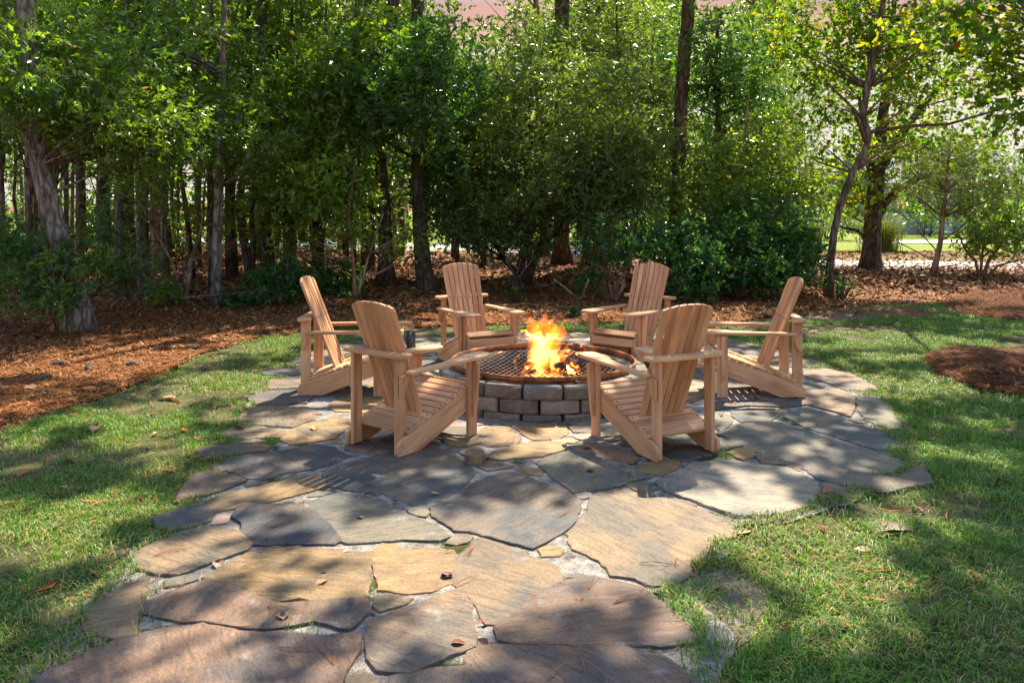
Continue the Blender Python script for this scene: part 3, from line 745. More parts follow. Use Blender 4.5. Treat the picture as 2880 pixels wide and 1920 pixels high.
# flames: closed tongues of glowing gas
def flame_mat(name, c, s):
    m = bpy.data.materials.new(name); m.use_nodes = True
    t = m.node_tree; t.nodes.clear()
    o = t.nodes.new('ShaderNodeOutputMaterial')
    e = N(t, 'ShaderNodeEmission', i_Color=(*c, 1), i_Strength=s)
    L(t, e.outputs[0], o.inputs['Volume'])
    m.cycles.homogeneous_volume = True
    return m
M['fl_o'] = flame_mat('orange_flame', (1, .17, .008), 8.5)
M['fl_y'] = flame_mat('yellow_flame', (1, .32, .022), 12)
M['fl_w'] = flame_mat('bright_flame', (1, .52, .10), 21)
fire = thing('flame', 'bright orange and yellow flames rising from the fire pit grate', 'fire', (PIT.x, PIT.y, .28))
org = Vector((PIT.x, PIT.y, .28))
def tongue(pts, wd, mat, flat=.6, seg=14):
    # pts: world points bottom to top, wd: radii at the points
    pts = [Vector(p) - org for p in pts]
    C, R = [], []
    for i in range(seg + 1):
        t_ = i / seg * (len(pts) - 1); k = min(len(pts) - 2, int(t_)); f_ = t_ - k
        p0, p1, p2, p3 = pts[max(0, k - 1)], pts[k], pts[k + 1], pts[min(len(pts) - 1, k + 2)]
        C.append(.5 * ((2 * p1) + (-p0 + p2) * f_ + (2 * p0 - 5 * p1 + 4 * p2 - p3) * f_ ** 2 + (-p0 + 3 * p1 - 3 * p2 + p3) * f_ ** 3))
        R.append(max(.0008, wd[k] * (1 - f_) + wd[k + 1] * f_))
    V = []; Fc = []; n = 12
    ph = rnd.uniform(0, 6)
    for i, (c, r_) in enumerate(zip(C, R)):
        wob = Vector((math.sin(i * .9 + ph), math.cos(i * 1.1 + ph * 2), 0)) * r_ * .25
        for k in range(n):
            th = k / n * 6.283
            rr = r_ * (1 + .22 * math.sin(3 * th + i * .7 + ph))
            V.append((c.x + wob.x + math.cos(th) * rr, c.y + wob.y + math.sin(th) * rr * flat, c.z))
    for i in range(seg):
        for k in range(n):
            l = (k + 1) % n
            Fc.append([i * n + k, i * n + l, (i + 1) * n + l, (i + 1) * n + k])
    Fc.append(list(range(n))[::-1]); Fc.append(list(range(seg * n, seg * n + n)))
    link('tongue', mesh('tongue', V, Fc, True), mat, fire)
U = .00093
FL = [ # (zoom points bottom->top, widths in zoom px, material, depth)
 ([(1090, 1000), (1075, 860), (1060, 720), (1010, 600), (950, 520)], [60, 85, 80, 50, 3], 'fl_o', 7.12),
 ([(1110, 980), (1105, 820), (1120, 680), (1105, 580), (1112, 480)], [60, 95, 85, 40, 3], 'fl_o', 7.1),
 ([(1130, 960), (1180, 800), (1200, 690), (1160, 600), (1185, 520)], [50, 80, 75, 40, 3], 'fl_o', 7.15),
 ([(1150, 900), (1220, 760), (1260, 690), (1255, 620), (1262, 560)], [40, 55, 40, 18, 2], 'fl_o', 7.18),
 ([(1050, 900), (1000, 760), (960, 680), (975, 600), (990, 510)], [40, 60, 45, 35, 3], 'fl_o', 7.1),
 ([(1010, 990), (1020, 860), (1040, 740), (1030, 640), (1060, 560)], [40, 70, 65, 40, 3], 'fl_y', 7.06),
 ([(1140, 930), (1130, 800), (1170, 700), (1210, 640), (1190, 580)], [40, 70, 65, 40, 3], 'fl_y', 7.1),
 ([(1000, 1000), (1030, 880), (1060, 780), (1050, 700), (1075, 650)], [40, 58, 62, 45, 4], 'fl_w', 7.05),
 ([(1080, 960), (1110, 850), (1100, 760), (1140, 710), (1130, 670)], [40, 60, 58, 36, 4], 'fl_w', 7.08),
 ([(1180, 1000), (1195, 930), (1180, 870), (1220, 820), (1245, 790)], [22, 55, 38, 16, 2], 'fl_w', 6.95),
 ([(1170, 1040), (1200, 950), (1230, 870), (1290, 820), (1310, 770)], [34, 55, 40, 20, 2], 'fl_y', 6.95),
 ([(1250, 930), (1290, 880), (1340, 850), (1300, 830)], [14, 30, 20, 2], 'fl_y', 7.0),
 ([(870, 1085), (930, 1010), (1000, 950), (1030, 900)], [4, 22, 26, 6], 'fl_y', 6.85),
 ([(850, 1000), (930, 950), (1000, 890), (1040, 860)], [3, 14, 20, 6], 'fl_o', 6.95),
 ([(1010, 1080), (1050, 1030), (1060, 980), (1045, 930)], [30, 48, 34, 4], 'fl_w', 6.82),
 ([(1060, 1085), (1090, 1040), (1085, 985), (1110, 940)], [30, 42, 26, 3], 'fl_y', 6.82),
 ([(1180, 1080), (1200, 1045), (1250, 1020), (1280, 990)], [22, 36, 26, 3], 'fl_y', 6.85),
 ([(1310, 1000), (1350, 1035), (1390, 1020), (1420, 990)], [4, 30, 26, 3], 'fl_y', 6.87),
 ([(1300, 960), (1330, 1000), (1370, 1000)], [3, 20, 3], 'fl_w', 6.9),
 ([(640, 880), (690, 865), (740, 840), (690, 850)], [3, 16, 10, 2], 'fl_o', 7.2),
 ([(700, 940), (740, 890), (750, 860)], [2, 10, 2], 'fl_o', 7.1),
 ([(1470, 890), (1450, 860), (1460, 820), (1435, 790)], [8, 18, 10, 2], 'fl_o', 7.15),
 ([(1265, 690), (1275, 640), (1262, 600), (1258, 555)], [6, 14, 8, 1], 'fl_o', 7.2),
 ([(900, 660), (930, 655), (960, 690), (990, 720)], [2, 8, 16, 4], 'fl_o', 7.12),
 ([(960, 1000), (975, 950), (990, 900), (1000, 850)], [20, 30, 22, 3], 'fl_o', 6.9),
 ([(1130, 1090), (1140, 1050), (1120, 1010), (1135, 970)], [14, 30, 20, 3], 'fl_o', 6.8),
]
for _ in range(22):                                # thin wisps
    x = rnd.gauss(1110, 95); y = rnd.uniform(640, 960); l = rnd.uniform(90, 190)
    FL.append(([(x, y), (x + rnd.uniform(-18, 18), y - l * .35), (x + rnd.uniform(-30, 30), y - l * .7), (x + rnd.uniform(-40, 40), y - l)], [6, rnd.uniform(8, 18), rnd.uniform(5, 10), 1], rnd.choice(['fl_o', 'fl_o', 'fl_y']), 7.1 + rnd.uniform(-.14, .14)))
for _ in range(12):                                # low licks between the strands
    a = rnd.uniform(0, 6.28); rr = rnd.uniform(60, 260); x = 1120 + math.cos(a) * rr * 1.2; y = 960 + math.sin(a) * rr * .38
    FL.append(([(x, y), (x + rnd.uniform(-14, 14), y - 26), (x + rnd.uniform(-26, 26), y - rnd.uniform(40, 80))], [10, rnd.uniform(8, 16), 1], rnd.choice(['fl_o', 'fl_y']), 7.1 - math.sin(a) * rr * .0011))
for pts, wd, mt, d in FL:
    tongue([P3(x, y, d) for x, y in pts], [x * U * (.8 if x > 40 else 1) for x in wd], M[mt])
# charred stump-like log standing behind the left chair
o = thing('split_log', 'grey charred split log standing upright behind the front left chair', 'log', (*gD(943, 803), 0))
d_ = gD(943, 803)[1]
a0 = Vector((0, 0, 0))
pts = [Vector(((x - 946) / 2352 * 2880 / F * d_, 0, (803 - y) * 1.2245 / F * d_)) for x, y in ((950, 806), (946, 790), (941, 775), (938, 758))]
pts2 = [Vector(((x - 946) / 2352 * 2880 / F * d_, -.01, (803 - y) * 1.2245 / F * d_)) for x, y in ((948, 800), (950, 780), (954, 757))]
M['oldlog'] = bark('weathered_log', (.025, .023, .022), (.09, .082, .075), (.24, .22, .2), 26, 5)
link('trunk_half', mesh('trunk_half', *tube(pts, [.05, .048, .046, .036], 8)), M['oldlog'], o)
link('split_half', mesh('split_half', *tube(pts2, [.04, .034, .018], 7)), M['oldlog'], o)

# ------------------------------------------------------------------ chairs
def board(name, P, t, mp_, parent, grain=(1, 0), bev=.004, mat=None):
    """extruded outline P (2-D, anticlockwise), thickness t, mp_(u, v, w) -> chair coordinates"""
    P = [Vector(p) for p in P]
    ar = sum(P[i].x * P[(i + 1) % len(P)].y - P[(i + 1) % len(P)].x * P[i].y for i in range(len(P)))
    if ar < 0: P = P[::-1]
    Q = inset(P, bev); n = len(P)
    L3 = [(q.x, q.y, 0) for q in Q] + [(q.x, q.y, bev) for q in P] + [(q.x, q.y, t - bev) for q in P] + [(q.x, q.y, t) for q in Q]
    V = [mp_(*v) for v in L3]
    Fc = [list(range(n))[::-1], list(range(3 * n, 4 * n))]
    for k in range(3):
        for i in range(n):
            j = (i + 1) % n
            Fc.append([k * n + i, k * n + j, (k + 1) * n + j, (k + 1) * n + i])
    # orientation
    e0 = Vector(mp_(1, 0, 0)) - Vector(mp_(0, 0, 0)); e1 = Vector(mp_(0, 1, 0)) - Vector(mp_(0, 0, 0)); e2 = Vector(mp_(0, 0, 1)) - Vector(mp_(0, 0, 0))
    if e0.cross(e1).dot(e2) < 0: Fc = [f_[::-1] for f_ in Fc]
    me = mesh(name, V, Fc)
    g = Vector(grain).normalized()
    at_ = me.attributes.new('grain', 'FLOAT_VECTOR', 'POINT')
    for i, v in enumerate(L3):
        at_.data[i].vector = (v[0] * g.x + v[1] * g.y, -v[0] * g.y + v[1] * g.x, v[2])
    return link(name, me, mat or M['wood'], parent)
def rbox(u0, v0, u1, v1): return [(u0, v0), (u1, v0), (u1, v1), (u0, v1)]
def arc(cx, cy, r, a0, a1, n): return [(cx + r * math.cos(math.radians(a0 + (a1 - a0) * k / n)), cy + r * math.sin(math.radians(a0 + (a1 - a0) * k / n))) for k in range(n + 1)]
def make_chair():
    t = thing('adirondack_chair', 'x', 'chair')
    WS = .245
    screws = []                                    # (position, normal)
    for s in (-1, 1):
        side = lambda u, v, w_, s=s: (s * (WS - .026 + w_), u, v)
        out = [(-.415, .0), (-.225, .0), (.315, .205), (.325, .215), (.325, .262), (.29, .315), (.27, .325), (.245, .327), (-.385, .102), (-.41, .085), (-.424, .055), (-.426, .025)]
        board('seat_rail', out, .026, side, t, (.93, .36))
        for (y_, z_) in ((-.385, .065), (-.345, .022)):
            screws.append(((s * WS, y_, z_), (s, 0, 0), 'b'))
        # front post, outside the seat rail
        fp = lambda u, v, w_, s=s: (s * (WS + .001 + w_), u, v)
        board('front_leg', rbox(.205, 0, .290, .499), .028, fp, t, (0, 1))
        screws.append(((s * (WS + .029), .235, .235), (s, 0, 0), 'b'))
        # tapered arm bracket on the outer face of the front post
        br = lambda u, v, w_, s=s: (s * (WS + .030 + u), .236 + w_, v)
        board('arm_bracket', [(0, .135), (.012, .135), (.022, .16), (.052, .44), (.052, .498), (0, .498)], .026, br, t, (0, 1))
        # rear post, inside the seat rail
        rp_ = lambda u, v, w_, s=s: (s * (WS - .028 - w_), u, v)
        board('rear_leg', rbox(-.405, .004, -.325, .603), .028, rp_, t, (0, 1))
        rb = lambda u, v, w_, s=s: (s * (WS - .026 + w_), u, v)
        board('rear_arm_bracket', [(-.395, .498), (-.315, .498), (-.315, .485), (-.362, .385), (-.375, .37), (-.395, .37)], .026, rb, t, (0, 1))
        # arm
        am_ = lambda u, v, w_, s=s: (s * u, v, .500 + w_ + .012 * (v + .34) / .78)
        arm = [(.232, -.345), (.288, -.345), (.296, -.1), (.305, .12), (.308, .33), (.300, .405), (.282, .44), (.185, .44), (.165, .42), (.158, .35), (.160, .25), (.176, .195), (.205, .15), (.222, .006), (.230, -.02)]
        board('arm', arm, .024, am_, t, (0, 1), .005)
        for (x_, y_) in ((.255, .225), (.255, .268)): screws.append(((s * x_, y_, .5335), (0, 0, 1), 's'))
    # seat slats follow the top of the seat rails
    prof = []
    p0 = Vector((-.392, .108)); p1 = Vector((.248, .335))
    ln = (p1 - p0).length; dr = (p1 - p0).normalized(); nm = Vector((-dr.y, dr.x))
    sl_ = [(.055, .118)] + [(.1745 + .0635 * k, .0535) for k in range(8)]
    for q, (s0, wd) in enumerate(sl_):
        a = p0 + dr * s0 - nm * .006
        f_ = lambda u, v, w_, a=a: (u, a.x + dr.x * v + nm.x * w_, a.y + dr.y * v + nm.y * w_)
        nm_ = 'seat_slat'
        board(nm_, rbox(-WS - .004, 0, WS + .004, wd), .020, f_, t, (1, 0), .004)
        for s in (-1, 1):
            for e in ((.3, .7) if q == 0 else (.5,)):
                c = a + dr * wd * e + nm * .0205
                screws.append(((s * (WS - .013), c.x, c.y), (0, nm.x, nm.y), 's'))
    for (cy, cz, ang, wd) in ((.262, .338, -38, .06), (.3155, .288, -82, .075)):
        a = Vector((cy, cz)); d2 = Vector((math.cos(math.radians(ang)), math.sin(math.radians(ang)))); n2 = Vector((-d2.y, d2.x))
        f_ = lambda u, v, w_, a=a, d2=d2, n2=n2: (u, a.x + d2.x * v + n2.x * w_, a.y + d2.y * v + n2.y * w_)
        board('seat_slat', rbox(-WS - .003, 0, WS + .003, wd), .019, f_, t, (1, 0), .004)
        for s in (-1, 1):
            for e in (.3, .7):
                c = a + d2 * wd * e + n2 * .0195
                screws.append(((s * (WS - .013), c.x, c.y), (0, n2.x, n2.y), 's'))
    # curved rail on top of the rear legs
    rl = lambda u, v, w_: (u, v, .604 + w_)
    fr = [(x, -.318 - .034 * (1 - (x / .2) ** 2) if abs(x) < .2 else -.318) for x in [.2 - .4 * k / 10 for k in range(11)]]
    outl = [(-.25, -.318)] + arc(-.255, -.348, .03, 90, 180, 3) + arc(-.245, -.385, .04, 180, 255, 3) + [(-.15, -.432), (0, -.437), (.15, -.432)] + arc(.245, -.385, .04, 285, 360, 3) + arc(.255, -.348, .03, 0, 90, 3) + fr
    # drop near-duplicate points
    o2 = [outl[0]]
    for q in outl[1:]:
        if (Vector(q) - Vector(o2[-1])).length > .004: o2.append(q)
    board('back_rail', o2, .026, rl, t, (1, 0), .005)
    for s in (-1, 1):
        for y_ in (-.345, -.39): screws.append(((s * .23, y_, .6305), (0, 0, 1), 's'))
    # seven fanned back slats with an arched top
    b0 = Vector((-.118, .165)); b1 = Vector((-.432, .952))
    db = (b1 - b0); Lb = db.length; db.normalize(); nb = Vector((db.y, -db.x)); nb = nb if nb.x > 0 else -nb
    for k in range(7):
        u0, u1 = -1 + 2 * k / 7, -1 + 2 * (k + 1) / 7
        g = .0048
        wb, wt = .172, .204
        xm = (u0 + u1) / 2
        def topz(u): return Lb - .048 * abs(u) ** 2.3
        P = [(u0 * wb + g, .004), (u1 * wb - g, .004)]
        n_ = 4
        tops = [(u1 + (u0 - u1) * j / n_) for j in range(n_ + 1)]
        for j, u in enumerate(tops):
            gg = -g if j == 0 else (g if j == n_ else 0)
            P.append((u * wt + gg, topz(u) - (.012 if (k == 0 and j == n_) or (k == 6 and j == 0) else 0)))
        offn = -.020 * (1 - xm * xm)
        tilt = xm * .05
        f_ = lambda u, v, w_, xm=xm, offn=offn: (u, b0.x + db.x * v + nb.x * (w_ + offn + (u - xm * .19) * xm * .12 * (1 if xm else 0)), b0.y + db.y * v + nb.y * (w_ + offn))
        board('back_slat', P, .019, f_, t, (0, 1), .003)
        vs_ = Lb * .575
        c = b0 + db * vs_ + nb * (.0195 + offn)
        screws.append(((xm * .193, c.x, c.y), (0, nb.x, nb.y), 's'))
    for kind, nm_, r_, mat in (('s', 'screw_heads', .0068, M['screw']), ('b', 'bolt_heads', .0085, M['bolt'])):
        V = []; Fc = []
        for p, nrm, kd in screws:
            if kd != kind: continue
            p = Vector(p); nrm = Vector(nrm).normalized(); a = nrm.orthogonal().normalized(); b = nrm.cross(a); k = len(V); n = 8
            for i in range(n):
                th = i / n * 6.283; V.append(p + (a * math.cos(th) + b * math.sin(th)) * r_ - nrm * .002)
            for i in range(n):
                th = i / n * 6.283; V.append(p + (a * math.cos(th) + b * math.sin(th)) * r_ * .8 + nrm * .0016)
            for i in range(n): Fc.append([k + i, k + (i + 1) % n, k + n + (i + 1) % n, k + n + i])
            Fc.append([k + n + i for i in range(n)])
        tag(link(nm_, mesh(nm_, V, Fc), mat, t), kind='stuff')
    return t
CHAIRS = [(-1.316, 7.311, -92, 'wooden slatted chair at far left, seen side-on facing the fire'),
          (-.631, 5.85, -38.7, 'wooden slatted chair at front left with its back to us'),
          (-.338, 8.487, -152.5, 'wooden slatted chair behind the fire on the left, facing us'),
          (1.160, 8.50, 141, 'wooden slatted chair behind the fire on the right, facing us'),
          (.908, 5.755, 26.5, 'wooden slatted chair at front right with its back to us'),
          (1.955, 7.263, 87.5, 'wooden slatted chair at far right, seen side-on facing the fire')]
SEAT_Z = .027
proto = make_chair()
for i, (x, y, a, lb) in enumerate(CHAIRS):
    o = proto if i == 0 else copy_tree(proto)
    o.location = (x, y, SEAT_Z); o.rotation_euler = (0, 0, math.radians(a))
    tag(o, lb, 'chair', 'wooden chairs around the fire pit')

# ------------------------------------------------------------------ grass
def strips(P, D, Ln, W, bend, C):
    """blades: root points, lean directions (unit xy), lengths, widths, bend, colours -> verts, tris, cols"""
    n = len(P)
    side = np.stack([-D[:, 1], D[:, 0], np.zeros(n)], 1)
    d3 = np.concatenate([D, np.zeros((n, 1))], 1)
    up = np.array([0, 0, 1.])
    mid = P + d3 * (Ln * bend * .35)[:, None] + up * (Ln * .55)[:, None]
    tip = P + d3 * (Ln * bend)[:, None] + up * (Ln * (1 - .45 * bend))[:, None]
    w2 = side * (W / 2)[:, None]
    V = np.stack([P - w2, P + w2, mid + w2 * .8, mid - w2 * .8, tip], 1).reshape(-1, 3)
    k = np.arange(n)[:, None] * 5
    T = np.concatenate([k + np.array([0, 1, 2]), k + np.array([0, 2, 3]), k + np.array([3, 2, 4])], 1).reshape(-1, 3)
    return V, T, np.repeat(C, 5, 0)
def scatter(poly, dens, ymin, ymax, xl=1.0):
    """random points over the part of a polygon that the view takes in, thinner with distance"""
    xs = [p[0] for p in poly]; ys = [p[1] for p in poly]
    y0, y1 = max(ymin, min(ys)), min(ymax, max(ys))
    out = []
    yy = y0
    while yy < y1:
        st = .25 + .04 * yy
        hw = yy * .60 * xl + 1.7
        x0, x1 = max(min(xs), -hw), min(max(xs), hw)
        n = int(max(0, x1 - x0) * st * dens(yy))
        if n > 0:
            p = np.stack([rg.uniform(x0, x1, n), rg.uniform(yy, min(yy + st, y1), n)], 1)
            out.append(p[inpoly(p[:, 0], p[:, 1], poly)])
        yy += st
    return np.concatenate(out) if out else np.zeros((0, 2))
def off_stones(p, keep=.0):
    m = np.zeros(len(p), bool)
    for pl in traced: m |= inpoly(p[:, 0], p[:, 1], pl)
    return p[~m | (rg.random(len(p)) < keep)]
def on_pit(p): return np.hypot(p[:, 0] - PIT.x, p[:, 1] - PIT.y) < .9
MOUND1 = S([(2600, 1010), (2680, 985), (2780, 988), (2900, 1000), (3000, 1060), (2900, 1130), (2760, 1105), (2640, 1060)])
MOUND2 = S([(2640, 858), (2720, 832), (2800, 815), (3000, 825), (3000, 895), (2850, 905), (2700, 885)])
SOIL2 = S([(2200, 850), (2330, 858), (2480, 885), (2440, 905), (2300, 900), (2180, 890)])
def grass(name, poly, mul, ln, label):
    p = scatter(poly, lambda y: mul * (11500 if y < 4.6 else 8500 if y < 6.5 else 5500 if y < 9 else 3200), 2.3, 13.5)
    d = vnoise(p[:, 0], p[:, 1], 1.3, 11) * .6 + vnoise(p[:, 0], p[:, 1], 4.5, 12) * .4
    keep = rg.random(len(p)) < np.clip((d - .22) * 3.0, .10, 1)
    far = p[:, 1] > 9
    keep &= ~(far & (d < .48))
    for q, th in ((MOUND1, 0.03), (MOUND2, .05), (SOIL1, .22), (SOIL2, .1)):
        keep &= ~inpoly(p[:, 0], p[:, 1], q) | (rg.random(len(p)) < th)
    p = off_stones(p[keep], .0); p = p[~on_pit(p)]
    n = len(p)
    tuft = vnoise(p[:, 0], p[:, 1], 9, 5)
    a = rg.uniform(0, 6.283, n) * .7 + tuft * 6
    D = np.stack([np.cos(a), np.sin(a)], 1)
    Ln = ln * rg.uniform(.45, 1.25, n) * (.65 + .7 * tuft)
    W = rg.uniform(.0030, .0055, n) * (1 + .05 * np.maximum(0, p[:, 1] - 5))
    bend = rg.uniform(.35, 1.25, n)
    base = np.array([[.09, .24, .014], [.13, .30, .018], [.045, .15, .014], [.20, .33, .03], [.42, .36, .12], [.30, .22, .09]])
    hue = vnoise(p[:, 0], p[:, 1], .8, 21)
    pr = rg.random(n)
    straw = .13 + .18 * (hue > .6)
    idx = np.where(pr < straw, rg.integers(4, 6, n), rg.integers(0, 4, n))
    C = base[idx] * rg.uniform(.75, 1.25, (n, 1))
    lay = idx >= 4
    bend[lay] = rg.uniform(.9, 1.6, lay.sum()); Ln[lay] *= .9
    z = np.full((n, 1), .003)
    V, T, Cc = strips(np.concatenate([p, z], 1), D, Ln, W, bend, C)
    V[:, 2] = np.maximum(V[:, 2], .004)
    o = link(name, bigmesh(name, V, T, Cc), M['grass'])
    return tag(o, label, 'grass', kind='stuff')
grass('lawn_grass', LAWN_L, 1.0, .042, 'short sunlit lawn grass left of the patio')
grass('lawn_grass', LAWN_R, 1.0, .052, 'shaded lawn grass right of and behind the patio')
# stray tufts in the joints
tp = []
for (u, v, n_) in [(2045, 1292, 40), (2030, 1289, 40), (980, 1265, 40), (720, 1262, 60), (760, 1250, 60), (660, 1290, 50), (830, 1795, 25), (300, 1700, 30), (2000, 1690, 40), (2080, 1760, 40), (1990, 1840, 50), (1960, 1500, 30), (2180, 1290, 30), (1700, 1560, 10)]:
    x, y = gnd(u, v)
    tp.append(np.stack([rg.normal(x, .035, n_), rg.normal(y, .045, n_)], 1))
tp = off_stones(np.concatenate(tp)); n = len(tp)
a = rg.uniform(0, 6.283, n)
V, T, Cc = strips(np.concatenate([tp, np.full((n, 1), .012)], 1), np.stack([np.cos(a), np.sin(a)], 1), rg.uniform(.03, .07, n), rg.uniform(.003, .005, n), rg.uniform(.3, 1.1, n), np.array([[.11, .22, .03]]) * rg.uniform(.7, 1.3, (n, 1)))
tag(link('joint_grass', bigmesh('joint_grass', V, T, Cc), M['grass']), 'little grass tufts growing in the patio joints', 'grass', kind='stuff')

# grass creeping over the ragged edge of the paving
ep = scatter(PATIO, lambda y: 9000 if y < 6 else 5000, 2.7, 8.5)
pb = np.array(PATIO); seg = np.concatenate([pb[:, None] + (np.roll(pb, -1, 0) - pb)[:, None] * np.linspace(0, 1, 24, endpoint=False)[None, :, None]]).reshape(-1, 2)
dist = np.min(np.hypot(ep[:, None, 0] - seg[None, :, 0], ep[:, None, 1] - seg[None, :, 1]), 1) if len(ep) < 40000 else np.concatenate([np.min(np.hypot(c_[:, None, 0] - seg[None, :, 0], c_[:, None, 1] - seg[None, :, 1]), 1) for c_ in np.array_split(ep, 40)])
kp_ = rg.random(len(ep)) < np.clip(1.05 - dist / (.10 + .26 * vnoise(ep[:, 0], ep[:, 1], 3.0, 8)), 0, 1)
ep = off_stones(ep[kp_]); ep = ep[~on_pit(ep) & ~(inpoly(ep[:, 0], ep[:, 1], SOIL1) & (rg.random(len(ep)) < .8))]; n = len(ep)
a = rg.uniform(0, 6.283, n)
gb = np.array([[.10, .23, .014], [.15, .29, .018], [.055, .15, .014], [.36, .30, .11], [.30, .22, .09]])[rg.integers(0, 5, n)]
V, T, Cc = strips(np.concatenate([ep, np.full((n, 1), .016)], 1), np.stack([np.cos(a), np.sin(a)], 1), rg.uniform(.02, .06, n), rg.uniform(.003, .0055, n), rg.uniform(.4, 1.3, n), gb * rg.uniform(.7, 1.25, (n, 1)))
tag(link('edge_grass', bigmesh('edge_grass', V, T, Cc), M['grass']), 'ragged grass creeping over the edge of the paving', 'grass', kind='stuff')

# ------------------------------------------------------------------ pine straw, leaf litter
def flakes(P, size, C, tilt=.5, asp=.55):
    """small curled dry leaves: four corners, folded along the middle"""
    n = len(P)
    a = rg.uniform(0, 6.283, n)
    u = np.stack([np.cos(a), np.sin(a), rg.normal(0, tilt, n)], 1)
    v = np.stack([-np.sin(a), np.cos(a), rg.normal(0, tilt, n)], 1)
    s = (size * rg.uniform(.55, 1.3, n))[:, None]
    up = np.array([0, 0, 1.]) * s * rg.uniform(.1, .4, (n, 1))
    V = np.stack([P - u * s * .5, P - v * s * asp * .5 + up * .6, P + u * s * .5 + up * .3, P + v * s * asp * .5 + up * .6], 1).reshape(-1, 3)
    lo_ = P[:, 2:3].repeat(4, 1).reshape(-1) + .002
    V[:, 2] = np.maximum(V[:, 2], lo_)
    k = np.arange(n)[:, None] * 4
    T = np.concatenate([k + np.array([0, 1, 2]), k + np.array([0, 2, 3])], 1).reshape(-1, 3)
    return V, T, np.repeat(C, 4, 0)
LIT = np.array([[.34, .125, .04], [.42, .18, .065], [.24, .085, .03], [.46, .27, .13], [.12, .05, .025], [.40, .15, .04]])
FOREST = [(-24, 6.5), (-24, 30), (26, 30), (26, 10.9), (6, 10.9), (0, 10.9)]
def wood_zone(p):
    """pine-straw beds: everything that is not lawn, patio or path"""
    m = ~inpoly(p[:, 0], p[:, 1], LAWN_L) & ~inpoly(p[:, 0], p[:, 1], PATIO)
    r = inpoly(p[:, 0], p[:, 1], LAWN_R) & ~inpoly(p[:, 0], p[:, 1], MOUND1) & ~inpoly(p[:, 0], p[:, 1], MOUND2)
    return m & ~r
WIDE = [(-30, 2.5), (30, 2.5), (30, 30), (-30, 30)]
p = scatter(WIDE, lambda y: 1500 if y < 8 else 900 if y < 13 else 420 if y < 20 else 160, 3.2, 27)
sp_ = np.stack([rg.uniform(.9, 1.8, 900), rg.uniform(2.8, 4.2, 900)], 1); sp_ = sp_[inpoly(sp_[:, 0], sp_[:, 1], SOIL1)]
sp2 = np.stack([rg.uniform(2.5, 7, 1500), rg.uniform(10.5, 14.5, 1500)], 1); sp2 = sp2[inpoly(sp2[:, 0], sp2[:, 1], SOIL2)]
p = np.concatenate([p[wood_zone(p)], sp_, sp2])
rd = np.array(ROADC)
n = len(p)
Pz = np.concatenate([p, (forest_h(p[:, 0], p[:, 1]) + .004)[:, None]], 1)
size = np.where(p[:, 1] < 4.5, .022, np.where(p[:, 1] < 9, .045, np.where(p[:, 1] < 14, .065, .10)))
V, T, Cc = flakes(Pz, size, LIT[rg.integers(0, 6, n)] * rg.uniform(.5, 1.15, (n, 1)))
tag(link('leaf_litter', bigmesh('leaf_litter', V, T, Cc), M['litter']), 'reddish brown fallen leaves covering the woodland floor', 'leaf litter', kind='stuff')
p = scatter(WIDE, lambda y: 2400 if y < 8 else 1500 if y < 12 else 500, 3.2, 16)
fr_ = wood_zone(p) | ((rg.random(len(p)) < .012) & ~inpoly(p[:, 0], p[:, 1], PATIO))
p = p[fr_]; p = p[~on_pit(p)]
n = len(p)
a = rg.uniform(0, 6.283, n)
D = np.stack([np.cos(a), np.sin(a), rg.normal(0, .12, n)], 1)
sd_ = np.stack([-np.sin(a), np.cos(a), np.zeros(n)], 1)
ln = rg.uniform(.06, .19, n)[:, None]; wd = (.0016 + .00028 * p[:, 1])[:, None]
hz_ = (forest_h(p[:, 0], p[:, 1]) + rg.uniform(.008, .035, n))
in_p = inpoly(p[:, 0], p[:, 1], PATIO)
hz_[in_p] = .034
P0 = np.concatenate([p, hz_[:, None]], 1)
cv = sd_ * ln * rg.normal(0, .10, (n, 1))
V = np.stack([P0 - D * ln / 2, P0 + sd_ * wd + cv, P0 + D * ln / 2, P0 - sd_ * wd + cv], 1).reshape(-1, 3)
V[:, 2] = np.maximum(V[:, 2], .006)
k = np.arange(n)[:, None] * 4
T = np.concatenate([k + np.array([0, 1, 2]), k + np.array([0, 2, 3])], 1).reshape(-1, 3)
NC = np.array([[.33, .115, .035], [.40, .155, .05], [.25, .08, .026], [.45, .22, .085]])
tag(link('pine_straw', bigmesh('pine_straw', V, T, np.repeat(NC[rg.integers(0, 4, n)] * rg.uniform(.7, 1.25, (n, 1)), 4, 0)), M['needle']), 'rust coloured pine needles strewn over the beds', 'pine straw', kind='stuff')
